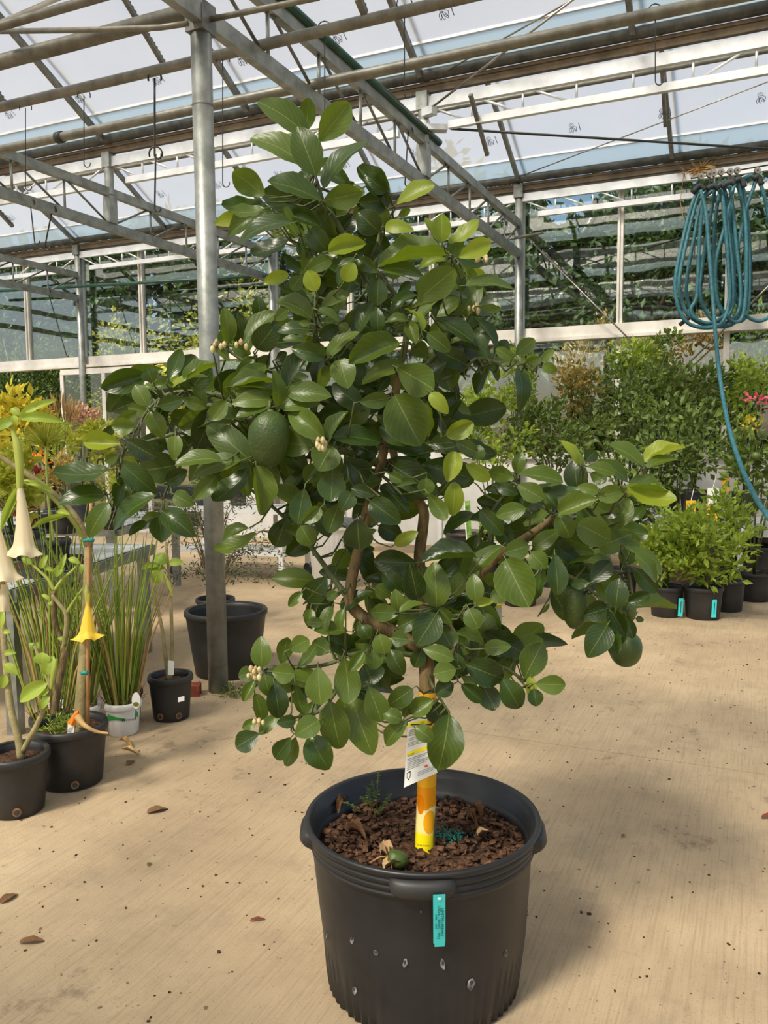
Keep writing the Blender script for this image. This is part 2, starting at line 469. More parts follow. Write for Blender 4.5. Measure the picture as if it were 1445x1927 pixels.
# ------------------------------------------------------------------ columns
def column(x, y, z1, r, label, group=None, seam=None):
    t = thing('steel_column', label, 'column', (x, y, 0), group)
    b = MB(); b.tube([(x, y, 0), (x, y, z1)], r, 20); b.build('shaft', M['steel'], t, True)
    if seam:
        b = MB(); b.tube([(x, y, seam - .008), (x, y, seam), (x, y, seam + .008)], [r, r + .004, r], 20, False); b.build('weld_seam', M['steel_dark'], t, True)
    b = MB(); b.box((x, y, z1 + .06), (.12, .13, .16)); b.build('head_bracket', M['steel_dark'], t)
    return t
column(-2.955, 4.08, 3.83, .059, 'thick round galvanised column standing by the large empty pot', None, 3.42)
for x, lb in ((-2.93, 'round galvanised wall column behind the tree, right of its top'), (-6.69, 'round galvanised wall column partly hidden behind the tree leaves'),
              (-10.45, 'round galvanised wall column at the glass door, left side')):
    column(x, 10.84, 4.62, .055, lb)

# ------------------------------------------------------------------ lattice trusses across the bays (along Y)
def truss(x, y0, y1, label, posts=True, parent=None, group=None):
    t = parent or thing('roof_truss', label, 'truss', (x, y0, 3.84), group)
    N = ('rear_' if parent else '')
    b = MB(); b.box((x, (y0+y1)/2, 3.895), (.06, y1-y0, .10)); b.build('lower_chord', M['steel'], t)
    b = MB(); b.box((x, (y0+y1)/2, 4.275), (.06, y1-y0, .09)); b.build('upper_chord', M['steel'], t)
    n = 10; st = (y1 - y0) / n
    for i in range(1, n):
        y = y0 + st * i
        if i == 5:
            if posts:
                b = MB(); b.box((x, y, 4.09), (.10, .12, .30)); b.build('post_socket', M['steel'], t)
                b = MB(); b.tube([(x, y, 4.25), (x, y, 4.55)], .05, 16); b.box((x, y, 4.62), (.11, .11, .16)); b.build('gutter_post', M['steel'], t, False)
            continue
        b = MB(); b.tube([(x, y, 3.94), (x, y, 4.235)], .013, 8); b.build('web_strut', M['steel'], t, True)
    for i in range(n):
        ya, yb = y0 + st * i, y0 + st * (i + 1)
        za, zb = (4.235, 3.94) if i < 5 else (3.94, 4.235)
        b = MB(); b.tube([(x, ya + .05, za), (x, yb - .05, zb)], .012, 8); b.build('web_brace', M['steel_dark'], t, True)
    return t
truss(-2.93, G0, G2, 'large galvanised lattice truss running above the tree top to the wall')
truss(-6.69, G0, G2, 'galvanised lattice truss crossing behind the thick column')
truss(-10.45, G0, G2, 'short visible end of lattice truss at far left above the glass door')
for x in TX:
    for y0, y1 in ((G0 - 6.76, G0), (G0 - 13.52, G0 - 6.76)):
        if y0 < -10: continue
        tt = MB()
        tt.box((x, (y0+y1)/2, 3.895), (.06, y1-y0, .10)); tt.box((x, (y0+y1)/2, 4.275), (.06, y1-y0, .09))
        for i in range(1, 10):
            y = y0 + .676 * i; tt.box((x, y, 4.09), (.03, .03, .30) if i != 5 else (.10, .12, .30))
        for i in range(10):
            za, zb = (4.235, 3.94) if i < 5 else (3.94, 4.235)
            tt.bar((x, y0 + .676*i + .05, za), (x, y0 + .676*(i+1) - .05, zb), .024, .024)
        tt.build('truss_span', M['steel'], ce)
    if x not in (-2.93, -6.69, -10.45):
        b = MB(); b.box((x, 7.46, 3.895), (.06, 6.76, .10)); b.box((x, 7.46, 4.275), (.06, 6.76, .09)); b.build('truss_span', M['steel'], ce)

# ------------------------------------------------------------------ gutter trusses along X
def gutter_truss(y, xa, xb, label):
    t = thing('gutter_truss', label, 'truss', (xa, y, 4.35))
    L = xb - xa
    b = MB(); b.box(((xa+xb)/2, y, 4.60), (L - .10, .05, .10)); b.build('upper_chord', M['alu'], t)
    b = MB(); b.box(((xa+xb)/2, y, 4.375), (L - .50, .05, .065)); b.build('lower_chord', M['alu'], t)
    st = L / 8
    for i in range(1, 8):
        x = xa + st * i
        b = MB(); b.tube([(x, y, 4.40), (x, y, 4.56)], .011, 8); b.build('web_strut', M['alu'], t, True)
        if i < 4: pa, pb = (x - st + .07, 4.56), (x - .06, 4.40)
        elif i > 4: pa, pb = (x + .06, 4.40), (x + st - .07, 4.56)
        else: continue
        b = MB(); b.tube([(pa[0], y, pa[1]), (pb[0], y, pb[1])], .012, 8); b.build('web_brace', M['alu'], t, True)
    return t
XS = TX[1:]
NM = {(7.46, 0): 'white lattice gutter truss at left, behind hanging wires', (7.46, 1): 'white lattice gutter truss passing behind the thick column and tree top',
      (7.46, 2): 'white lattice gutter truss at upper right above the cable', (10.84, 0): 'white lattice truss above the glass door, left of tree',
      (10.84, 1): 'white lattice truss along the wall behind the tree top', (10.84, 2): 'white lattice truss beside the hanging teal hose'}
for y in (G1, G2):
    for i in range(3): gutter_truss(y, TX[i+1], TX[i+2], NM[(y, i)])
    gutter_truss(y, TX[0], TX[1], 'white lattice truss segment at the far left edge, ' + ('in front of the roof film' if y == G1 else 'above the tall left windows'))
for y in GY[1:5]:
    b = MB(); b.box(((XL+XR)/2, y, 4.60), (XR - XL, .05, .10)); b.box(((XL+XR)/2, y, 4.375), (XR - XL, .05, .065))
    for i in range(40):
        x = XL + .47 * i; b.box((x, y, 4.48), (.022, .022, .16)); b.bar((x + .05, y, 4.56 if i % 8 < 4 else 4.40), (x + .42, y, 4.40 if i % 8 < 4 else 4.56), .022, .022)
    b.build('lattice_span', M['alu'], ce)

# ------------------------------------------------------------------ pipes and rods
def pipe(name, pts, r, m, label, cat='pipe', extra=None):
    t = thing(name, label, cat, pts[0])
    b = MB(); b.tube(pts, r, 12); b.build('tube', M[m], t, True)
    if extra: extra(t)
    return t
ZP = 3.985
pipe('steel_pipe', [(XL, 5.32, ZP), (XR, 5.32, ZP)], .036, 'pipe', 'lowest of the long steel pipes, running beside the blue roof strip', extra=lambda t: MB().tube([(-5.30, 5.32, ZP), (-5.24, 5.32, ZP)], .046, 12).build('coupling', M['rubber'], t, True))
pipe('steel_pipe', [(XL, 4.67, ZP), (XR, 4.67, ZP)], .034, 'pipe', 'middle long steel pipe from which the hook wires hang')
pipe('steel_pipe', [(XL, 4.14, ZP), (-3.0, 4.14, ZP)], .046, 'pipe', 'thick steel pipe meeting the head of the thick column')
pipe('steel_pipe', [(XL, 3.80, ZP), (-2.6, 3.80, ZP)], .026, 'pipe', 'pale thin pipe crossing the top left corner')
pipe('vent_rack_rail', [tuple(at_d(-40, 60, 5.6)), tuple(at_d(120, -8, 5.2))], .016, 'alu', 'toothed pale rail in the top left corner', 'rail')
pipe('steel_rod', [tuple(on_y(0, 59, 4.02)), tuple(on_y(180, 56, 4.02)), tuple(on_y(300, 52, 4.02)), tuple(on_y(355, 44, 4.02))], .016, 'pipe', 'thin bent rod joining the thick column from the left', 'rod')
pipe('steel_rod', [tuple(on_y(392, 37, 4.10)), tuple(on_y(600, -5, 4.10))], .016, 'pipe', 'thin rod leaving the thick column to the right', 'rod')
pipe('green_pipe', [(-2.895, 4.5, 4.35), (-2.895, 7.78, 4.35)], .033, 'green_pipe', 'dark green pipe lying on the large truss above the tree')
pipe('green_pipe', [tuple(on_y(-60, 551, 10.55)), tuple(on_y(250, 533, 10.55)), tuple(on_y(520, 517, 10.55))], .025, 'green_pipe', 'green pipe strung along the glass wall at left')
pipe('drive_shaft', [(XL, 8.3, 4.86), (XR, 8.3, 4.86)], .022, 'pipe', 'thin vent drive shaft seen behind the white gutter trusses', 'pipe')
pipe('brace_rod', [(-2.90, 7.44, 4.78), (.80, 6.28, 5.335)], .007, 'wire_bright', 'upper of two thin rods rising right from the gutter post', 'rod')
pipe('brace_rod', [(-2.85, 7.40, 4.52), (-1.00, 6.73, 5.08)], .010, 'wire_bright', 'lower thicker rod rising right from the gutter post', 'rod')
pipe('brace_rod', [(-2.90, 10.70, 4.83), (.80, 9.724, 5.318)], .007, 'wire_bright', 'thin rod rising from the wall column to the right edge', 'rod')
pipe('brace_rod', [tuple(on_y(1000, 455, 10.72)), tuple(on_y(1262, 716, 10.72))], .010, 'wire_bright', 'diagonal wall rod falling right from the wall column', 'rod')
pipe('brace_rod', [tuple(on_y(1262, 716, 10.70)), (.80, 10.72, 3.98)], .010, 'wire_bright', 'diagonal wall rod rising behind the hose coil', 'rod')
pipe('support_cable', [(-2.72, 7.62, 4.40), (.85, 10.2, 4.42)], .012, 'wire', 'dark cable sagging right from the gutter post to the hose trolleys', 'cable')
pipe('short_pipe', [tuple(on_y(895, 462, 10.6)), tuple(on_y(1022, 438, 10.6))], .018, 'pipe', 'short rusty pipe poking past the wall column', 'pipe')
# clamp at the gutter post
t = thing('cable_clamp', 'bright metal clamp with bracket on the short gutter post', 'clamp', (-2.93, 7.45, 4.36))
b = MB(); b.tube([(-2.93, 7.45, 4.33), (-2.93, 7.45, 4.44)], .065, 14); b.build('collar', M['alu'], t, True)
b = MB(); b.box((-2.82, 7.50, 4.38), (.20, .10, .05), rotz(.5)); b.build('lower_jaw', M['alu'], t)
b = MB(); b.box((-2.85, 7.40, 4.50), (.12, .08, .07), rotz(-.3)); b.build('upper_jaw', M['alu'], t)

# vent racks (toothed bars)
def rack(a, b_, label):
    t = thing('vent_rack', label, 'vent bar', a)
    MB().bar(a, b_, .035, .03).build('bar', M['steel_dark'], t)
    a, b_ = np.array(a), np.array(b_); L = np.linalg.norm(b_ - a); d = (b_ - a) / L
    up = unit(np.cross(np.cross(d, (0, 0, 1)), d))
    tb = MB()
    for q in np.arange(.02, L, .035): tb.box(a + d*q + up*.02, (.03, .016, .014))
    tb.build('teeth', M['steel_dark'], t)
def rk(x, p, q): return tuple(on_x(p[0], p[1], x)), tuple(on_x(q[0], q[1], x))
for x, p, q, lb in ((-4.3, (232, -6), (308, 121), 'toothed dark vent bar hanging left of the thick column'),
                    (-5.9, (-12, 165), (10, 197), 'stub of a toothed vent bar at the left edge near the top'),
                    (-2.4, (885, 178), (917, 292), 'toothed vent bar hanging in front of film right of the clamp'),
                    (-.96, (1244, 105), (1252, 238), 'toothed vent bar hanging at upper right'),
                    (-7.6, (-8, 392), (24, 426), 'toothed vent bar stub at left below the trusses'),
                    (-4.35, (628, 300), (644, 338), 'toothed vent bar tip beside the tree top leaves'),
                    (-1.9, (1010 - 336, -4), (686, 25), 'toothed vent bar stub at the top edge above the tree')):
    a, c = rk(x, p, q); rack(a, c, lb)

# hanging wires with hooks
def hanger(x, y0, y1, Y, label, r=.0035, hook=.045, sway=0):
    if isinstance(Y, tuple): Y = (on_z(x, y0, Y[1]) if Y[0] == 'z' else on_x(x, y0, Y[1]))[1]
    a = on_y(x, y0, Y); z1 = on_y(x + sway, y1, Y)
    pts = [a + (z1 - a) * q for q in np.linspace(0, 1, 5)]
    sx = CR * hook
    for ang in np.linspace(0, math.pi * 1.1, 8)[1:]:
        pts.append(z1 + sx * (1 - math.cos(ang)) * .5 + np.array([0, 0, -hook * .55 * math.sin(ang)]))
    t = thing('hook_wire', label, 'wire', tuple(a))
    MB().tube(pts, r, 6).build('wire', M['wire'], t, True)
    MB().tube([a + CR*.045*math.cos(w) + np.array([0, 0, .05*math.sin(w)]) for w in np.linspace(-.3, 3.5, 9)], r, 6).build('loop', M['wire'], t, True)
for a in ((48, 203, 352, 4.67, 'leftmost wire hanging from the middle pipe with a small hook'),
          (158, 180, 308, 4.67, 'straight wire hanging down over the left roof rafter foot'),
          (291, 147, 292, 4.67, 'thick wire hook hanging left of the thick column', .007),
          (419, 112, 345, 4.67, 'thin wire just right of the thick column'),
          (611, 56, 208, 4.67, 'thin wire ending above the top leaves of the tree'),
          (761, 8, 176, 4.67, 'long thin hook wire near the top centre'),
          (1233, 24, 152, 5.32, 'short hook wire at upper right by the rafter bracket'),
          (57, 382, 455, ('x', -6.69), 'wire with a hook end hanging low at far left', .006, .05, 8),
          (98, 396, 466, ('x', -6.69), 'slanting hook hanging from the left truss', .008, .05, -14),
          (293, 290, 392, 4.67, 'lower chain link wire under the thick hook', .006, .04, -2),
          (768, 248, 345, ('x', -2.93), 'pale wire loop hanging beside the yellow-green top leaf', .006, .05, -6),
          (90, 548, 668, ('x', -10.45), 'thin cord hanging in front of the left windows', .008, .04, 35)):
    hanger(*a)

# ------------------------------------------------------------------ back wall
wb = thing('wall_back', 'glazed aluminium back wall with a white sill rail and low white base', None, (0, WALL_Y, 0), kind='structure')
MX = [-2.93 + 1.265 * k for k in range(-9, 6)]
ZS0, ZS1 = 2.80, 2.94
b = MB(); b.box(((XL+XR)/2, WALL_Y - .03, (ZS0+ZS1)/2), (XR-XL, .10, ZS1-ZS0)); b.box(((XL+XR)/2, WALL_Y - .05, ZS0 - .02), (XR-XL, .16, .04)); b.build('sill_rail', M['sill'], wb)
b = MB(); b.box(((XL+XR)/2, WALL_Y, 4.68), (XR-XL, .08, .12)); b.build('head_rail', M['sill'], wb)
LOWL, LOWTOP = -8.0, 1.24
b = MB(); b.box(((LOWL+XR)/2, WALL_Y, LOWTOP/2 - .06), (XR-LOWL, .08, LOWTOP + .12)); b.build('low_wall_panel', M['low_wall'], wb)
b = MB(); b.box(((LOWL+XR)/2, WALL_Y - .02, LOWTOP + .03), (XR-LOWL, .14, .08)); b.build('low_wall_cap', M['sill'], wb)
for i, x in enumerate(MX):
    b = MB(); b.box((x, WALL_Y, (ZS1+4.62)/2), (.07, .07, 4.62-ZS1)); b.box((x - .015, WALL_Y - .045, (ZS1+4.62)/2), (.025, .03, 4.62-ZS1)); b.build('mullion', M['sill'], wb)
    if x > LOWL:
        b = MB(); b.box((x, WALL_Y, (LOWTOP+ZS0)/2), (.07, .07, ZS0-LOWTOP)); b.build('mullion', M['sill'], wb)
for i in range(len(MX) - 1):
    xa, xb = MX[i] + .035, MX[i+1] - .035
    tilt = rotz(RNG.uniform(-.006, .006))
    b = MB(); b.box(((xa+xb)/2, WALL_Y + .01, (ZS1+4.62)/2), (xb-xa, .008, 4.62-ZS1), tilt); b.build('pane', M['glass'], wb)
    if xa > LOWL:
        b = MB(); b.box(((xa+xb)/2, WALL_Y + .01, (LOWTOP+ZS0)/2 + .03), (xb-xa, .008, ZS0-LOWTOP-.06)); b.build('pane', M['glass'], wb)
# sliding door, left
d1 = thing('door_1', 'aluminium framed sliding glass door at left below the sill rail', None, (-10.0, WALL_Y - .1, 0), kind='structure')
DXS = (-10.95, -10.03, -9.13)
for x in DXS:
    b = MB(); b.box((x, WALL_Y - .10, 1.35), (.075, .05, 2.70)); b.build('stile', M['sill'], d1)
b = MB(); b.box((-10.04, WALL_Y - .10, 2.69), (1.86, .06, .09)); b.build('top_rail', M['sill'], d1)
b = MB(); b.box((-10.04, WALL_Y - .10, .10), (1.86, .05, .20)); b.build('bottom_rail', M['sill'], d1)
for xa, xb in ((-10.91, -10.07), (-9.99, -9.17)):
    b = MB(); b.box(((xa+xb)/2, WALL_Y - .10, 1.42), (xb-xa, .008, 2.46)); b.build('pane', M['door_glass'], d1)
# ------------------------------------------------------------------ text -> mesh
def text_mesh(body, size):
    cu = bpy.data.curves.new('lettering', 'FONT'); cu.body = body; cu.size = size; cu.align_x = 'LEFT'; cu.resolution_u = 2
    o = bpy.data.objects.new('lettering_tmp', cu); COL.objects.link(o)
    bpy.context.view_layer.update()
    me = bpy.data.meshes.new_from_object(o.evaluated_get(bpy.context.evaluated_depsgraph_get()))
    bpy.data.objects.remove(o); bpy.data.curves.remove(cu)
    return me
def lettering(body, size, org, ex, ey, m, parent, name='lettering'):
    me = text_mesh(body, size); me.materials.clear(); me.materials.append(m)
    ex, ey = unit(ex), unit(ey); ez = np.cross(ex, ey)
    T = Matrix(((ex[0], ey[0], ez[0], org[0]), (ex[1], ey[1], ez[1], org[1]), (ex[2], ey[2], ez[2], org[2]), (0, 0, 0, 1)))
    return place(name, me, T, parent)

# ------------------------------------------------------------------ main pot
PC = np.array([-.83, 2.08, 0.0]); PH = .475; SOILZ = .385
TOCAM = unit(np.array([CAM[0] - PC[0], CAM[1] - PC[1], 0])); PRIGHT = np.array([-TOCAM[1], TOCAM[0], 0])
pot = thing('nursery_pot', 'large black plastic nursery pot holding the citrus tree', 'pot', tuple(PC))
prof = [(.25, .0), (.268, .004), (.274, .05), (.283, .16), (.293, .28), (.302, .39), (.303, .396), (.310, .401), (.310, .409), (.304, .413), (.312, .418), (.313, .428), (.307, .432), (.316, .437), (.318, .448), (.311, .452), (.322, .458), (.328, .470), (.325, .476), (.316, .477), (.309, .470), (.306, .455), (.300, .452), (.302, .435), (.296, .432), (.298, .415), (.292, .412), (.285, .38), (.275, .20)]
dents = [(-.9, .19, .006), (.4, .22, .008), (1.0, .3, .006), (-.3, .12, .005)]
ang0 = math.atan2(TOCAM[1], TOCAM[0])
def rmod(r, z, a, i):
    q = r
    if i in (1, 2) : q -= .007 * (1 if math.sin(a * 70) > 0 else 0)
    if 2 < i < 7: q += .004 * math.sin(3 * a + z * 7)
    return q
MB().lathe(prof, PC, 128, rmod).build('pot_body', M['black_plastic'], pot, True)
MB().lathe([(0.001, .02), (.25, .02), (.262, .06)], PC, 48).build('pot_floor', M['black_plastic'], pot, True)
def handle(phi, name='grip'):
    b = MB(); V = []; F = []; n = 17; sec = [(0, .004), (.016, .008), (.027, -.004), (.030, -.026), (.020, -.040), (0, -.052)]
    for i in range(n):
        s = -1 + 2 * i / (n - 1); w = (1 - abs(s) ** 4) ** .5 if abs(s) < 1 else 0
        a = phi + s * .27
        for dr, dz in sec:
            r = .312 + dr * w; V.append((PC[0] + r * math.cos(a), PC[1] + r * math.sin(a), .452 + dz * (.35 + .65 * w)))
    m = len(sec)
    for i in range(n - 1):
        for k in range(m - 1): F.append((i*m+k, (i+1)*m+k, (i+1)*m+k+1, i*m+k+1))
    b.add(V, F); b.build(name, M['black_plastic2'], pot, True)
for ph in (0, math.pi/2 - .08, -math.pi/2 + .05): handle(ang0 + ph)
# soil
ns = 40
V = [(PC[0], PC[1], SOILZ + .015)]; F = []
for j in range(1, 9):
    for k in range(ns):
        a = 2*math.pi*k/ns; r = .287 * j/8
        V.append((PC[0]+r*math.cos(a), PC[1]+r*math.sin(a), SOILZ + .012*math.sin(a*5+j)*math.cos(j*1.7+a*3) + .018*(1-j/8)))
for k in range(ns): F.append((0, 1+k, 1+(k+1) % ns))
for j in range(7):
    for k in range(ns): F.append((1+j*ns+k, 1+(j+1)*ns+k, 1+(j+1)*ns+(k+1) % ns, 1+j*ns+(k+1) % ns))
MB().add(V, F).build('potting_soil', M['soil'], pot, True)
def chips(b, c, R, z, n, smin, smax, rng):
    for _ in range(n):
        r = R * math.sqrt(rng.random()); a = rng.random() * 6.283; s = rng.uniform(smin, smax)
        rot = np.array(Matrix.Rotation(rng.uniform(0, 6.28), 3, 'Z') @ Matrix.Rotation(rng.uniform(-.7, .7), 3, 'X') @ Matrix.Rotation(rng.uniform(-.5, .5), 3, 'Y'))
        b.box((c[0]+r*math.cos(a), c[1]+r*math.sin(a), z + rng.uniform(-.002, .016)), (s, s*rng.uniform(.45, .9), s*rng.uniform(.12, .35)), rot)
b = MB(); chips(b, PC, .275, SOILZ + .008, 1300, .006, .024, RNG)
tag(b.build('bark_mulch', M['bark'], pot), 'loose brown bark chips on the soil', kind='stuff')
# scuffs where the wall is torn and bleached
M['scuff'] = mat('bleached_scuff', (150, 146, 140), (60, 58, 56), .7, 0, .3, 60)
def pot_pt(px, py, out=.0):
    d = ray(px, py); # intersect cone-ish wall by stepping
    lo = 1.5
    for q in np.arange(1.4, 2.4, .002):
        p = CAM + d * q; rr = math.hypot(p[0]-PC[0], p[1]-PC[1])
        zr = np.interp(p[2], [0, .05, .16, .28, .39, .42, .47], [.268, .274, .283, .293, .302, .314, .328])
        if rr <= zr + out and 0 < p[2] < .48: return p
    return CAM + d * 1.9
for px, py, w, h in ((617, 1755, 9, 30), (664, 1768, 12, 22), (708, 1792, 14, 12), (762, 1812, 12, 22), (832, 1814, 12, 26), (886, 1850, 20, 28), (667, 1862, 16, 22), (950, 1794, 14, 18), (990, 1716, 10, 22), (792, 1716, 3, 6)):
    p = pot_pt(px, py, .001); nrm = unit(np.array([p[0]-PC[0], p[1]-PC[1], .05])); s = np.cross((0, 0, 1), nrm); u = np.cross(nrm, s)
    k = 2.0 / FPX; pts = []
    for q in range(7):
        a = 2*math.pi*q/7; f = RNG.uniform(.55, 1.1); pts.append(p + s*math.cos(a)*w*.5*k*f + u*math.sin(a)*h*.5*k*f)
    b = MB(); b.slab(pts, nrm, .003); b.build('scuff_mark', M['scuff'], pot)
    b = MB(); b.slab([p + nrm*.0032 + (q - p)*.45 + u*h*.1*k for q in pts], nrm, .001); b.build('torn_hole', M['rubber'], pot)
# turquoise permit tag stapled on the front
pt, pb = pot_pt(824, 1674, .012), pot_pt(826, 1780, .006)
nrm = unit(np.array([pt[0]-PC[0], pt[1]-PC[1], 0])); sx = np.cross((0, 0, 1), nrm)
dn = unit(pb - pt); hl = np.linalg.norm(pb - pt); w = .0295
tg = MB(); pt = pt + nrm*.022; dn = unit((pb + nrm*.006) - pt)
tnorm = np.cross(sx, -dn); tnorm = tnorm if np.dot(tnorm, nrm) > 0 else -tnorm
tg.slab([pt - sx*w/2, pt + sx*w/2, pt + sx*w/2 + dn*hl*.93, pt + sx*w*.46 + dn*hl*.94, pt + sx*w*.46 + dn*hl, pt - sx*w*.40 + dn*hl, pt - sx*w*.40 + dn*hl*.94, pt - sx*w/2 + dn*hl*.93][::-1], tnorm, .0012)
permit = tg.build('permit_tag', M['turq'], pot)
for body, off, st, en, sz in (('LIMITED PERMIT', .155, .25, .785, .0096), ('USDA - APHIS - PPQ', -.105, .20, .835, .0092), ('ORL - 027', -.325, .36, .64, .0062)):
    ob = lettering(body, sz, pt + tnorm*.0018 + sx*w*(off) + dn*hl*st, dn, sx, M['ink'], permit)
    xs = [v.co.x for v in ob.data.vertices]; k = hl*(en - st)/(max(xs) - min(xs))
    for v in ob.data.vertices: v.co.x *= k
b = MB(); b.box(pt + tnorm*.002 + dn*.012, (.007, .002, .005), np.array([sx, tnorm, -dn]).T); b.build('staple', M['white_tag'], permit)

# ------------------------------------------------------------------ citrus tree
def dcen(y): return 2.283 - (1586 - y) / 1106 * .14
TREE = thing('citrus_tree', 'tall potted citrus tree with broad glossy leaves and large green fruit', 'tree', (PC[0], PC[1], SOILZ))
def bp(x, y, off=0.0): return at_d(x, y, dcen(y) + off)
def catmull(pts, k=5):
    P = [2*np.array(pts[0]) - pts[1]] + [np.array(p) for p in pts] + [2*np.array(pts[-1]) - pts[-2]]
    out = []
    for i in range(1, len(P) - 2):
        for q in range(k):
            t = q / k
            out.append(.5*((2*P[i]) + (-P[i-1]+P[i+1])*t + (2*P[i-1]-5*P[i]+4*P[i+1]-P[i+2])*t*t + (-P[i-1]+3*P[i]-3*P[i+1]+P[i+2])*t**3))
    out.append(P[-2]); return out
SKEL = []
def branch(name, px, r0, r1, m='trunk', n=10):
    pts = catmull([bp(*p) for p in px], 5)
    rr = list(np.linspace(r0, r1, len(pts)))
    MB().tube(pts, rr, n).build(name, M[m], TREE, True)
    SKEL.extend(pts)
branch('trunk', [(800, 1612), (803, 1540), (804, 1440), (804, 1310), (800, 1232), (786, 1205)], .026, .019, n=16)
branch('branch', [(795, 1222), (745, 1192), (690, 1166), (660, 1135), (661, 1095), (672, 1045), (690, 965), (712, 890), (728, 820), (742, 752), (752, 680)], .019, .011)
branch('branch', [(800, 1235), (800, 1150, .06), (789, 1060, .07), (796, 990, .06), (797, 962, .05), (786, 940, .05), (765, 912, .05), (745, 875, .06), (730, 800, .08), (690, 700, .08)], .018, .009)
branch('branch', [(655, 1125), (630, 1092, .03), (600, 1050, .04), (566, 1005, .04), (520, 960, .05), (470, 920, .06)], .009, .004, 'twig')
branch('branch', [(752, 690), (764, 640), (762, 598), (748, 568), (735, 543), (711, 518), (708, 490), (712, 449), (721, 428), (744, 392)], .010, .003, 'twig')
branch('branch', [(735, 640, .02), (700, 560, .04), (668, 480, .04), (645, 438, .02), (626, 405), (612, 388), (598, 345), (592, 325)], .009, .003, 'twig')
branch('branch', [(680, 780, .02), (640, 720, .02), (600, 650), (593, 600), (594, 545), (592, 470)], .008, .003, 'twig')
branch('branch', [(755, 720, .04), (810, 680, .02), (850, 620), (858, 585), (870, 535), (868, 500), (830, 465)], .008, .003, 'twig')
branch('branch', [(760, 740, .02), (820, 720), (872, 694), (900, 674), (950, 686), (1000, 684)], .007, .003, 'twig')
branch('branch', [(715, 870, .0), (650, 850, -.05), (580, 830, -.06), (510, 790, -.04), (430, 790, 0), (350, 810, .02), (280, 830, .02), (238, 842, 0), (225, 885, -.02)], .010, .003, 'twig')
branch('branch', [(560, 820, -.05), (470, 770, -.02), (390, 740, 0), (320, 740, 0), (280, 770, 0), (252, 815, 0)], .007, .003, 'twig')
branch('branch', [(400, 800, 0), (350, 860, 0), (320, 905, 0), (302, 962, 0)], .005, .003, 'twig')
branch('branch', [(620, 760, 0), (540, 710, .03), (480, 690, .04), (430, 660, .04), (415, 640, .02)], .006, .003, 'twig')
branch('branch', [(803, 1215), (850, 1132, .04), (904, 1082, .02), (945, 1040), (993, 1008), (1031, 982), (1050, 963), (1090, 930), (1150, 930), (1177, 925), (1206, 893), (1212, 875)], .013, .004)
branch('branch', [(1090, 935), (1120, 970, -.02), (1150, 1008, -.03), (1171, 1043, -.04), (1184, 1084, -.04), (1190, 1120, -.04)], .006, .003, 'twig')
branch('branch', [(945, 1042), (1010, 1060, -.04), (1072, 1084, -.06), (1117, 1116, -.06), (1146, 1142, -.06), (1180, 1180, -.06)], .006, .003, 'twig')
branch('branch', [(900, 1085), (905, 1000, .05), (960, 915, .05), (975, 890, .04)], .006, .003, 'twig')
branch('branch', [(795, 1235), (730, 1228, -.04), (662, 1232, -.08), (616, 1250, -.1), (552, 1257, -.1), (490, 1258, -.1)], .008, .003, 'twig')
branch('branch', [(680, 1232, -.07), (640, 1290, -.1), (603, 1337, -.12), (557, 1350, -.12), (510, 1362, -.12)], .006, .003, 'twig')
branch('branch', [(806, 1230), (870, 1236, -.05), (936, 1250, -.06), (986, 1280, -.06), (1000, 1290, -.06)], .006, .003, 'twig')
branch('branch', [(808, 1240), (852, 1226, -.1), (858, 1200, -.12), (845, 1172, -.13), (826, 1140, -.12)], .006, .004, 'stem_green')
branch('branch', [(803, 1262), (817, 1296, -.06), (845, 1341, -.09)], .005, .003, 'twig')
SK = np.array(SKEL)

# ---- leaf meshes: unit length along +Y, unit width along X, upper face +Z
def leaf_mesh(name, m, shape, fold, curl, wave, twist=0.0):
    nr = 9; V = []; U = []; F = []
    ts = [0] + [(.06 + .90 * i / (nr - 1)) for i in range(nr)] + [1.0]
    def wid(t):
        if shape == 'ell': return math.sin(math.pi * t ** .92) ** .62
        if shape == 'obo': return math.sin(math.pi * t ** 1.25) ** .62
        return math.sin(math.pi * t ** .78) ** .64
    for t in ts:
        if t in (0, 1.0):
            V.append((0, t, curl * (t - t*t*1.0) * 4 * .25 - curl * .25 * t * t)); U.append((.5, t)); continue
        w = wid(t)
        for j in range(5):
            u = -.5 + j / 4
            z = curl * t * (1 - t) - curl * .25 * t * t + fold * abs(u) * w * 1.0 + wave * math.sin(t * 15 + j * 1.3) * abs(u) * 2 + twist * u * (t - .5)
            V.append((u * w, t, z)); U.append((j / 4, t))
    r = lambda i, j: 1 + i * 5 + j
    last = len(V) - 1
    for j in range(4): F.append((0, r(0, j + 1), r(0, j)))
    for i in range(nr - 1):
        for j in range(4): F.append((r(i, j), r(i, j+1), r(i+1, j+1), r(i+1, j)))
    for j in range(4): F.append((r(nr-1, j), r(nr-1, j+1), last))
    b = MB(); b.add(V, F); b.uv = U
    return b.mesh(name, m, (0, 0, 0), True), np.array(V), F, U
LM = {}
for tone, key in ((0, 'leaf_dark'), (1, 'leaf_mid'), (2, 'leaf_young_backlit')):
    LM[tone] = [leaf_mesh('leaf', M[key], sh, fo, cu, wa, tw) for sh, fo, cu, wa, tw in
                (('ell', .16, .30, .012, .06), ('obo', .22, .18, .015, -.08), ('ova', .12, .40, .012, .05), ('ell', .55, .12, .03, .22), ('obo', .14, -.35, .03, .1), ('ell', .30, .55, .03, -.15))]

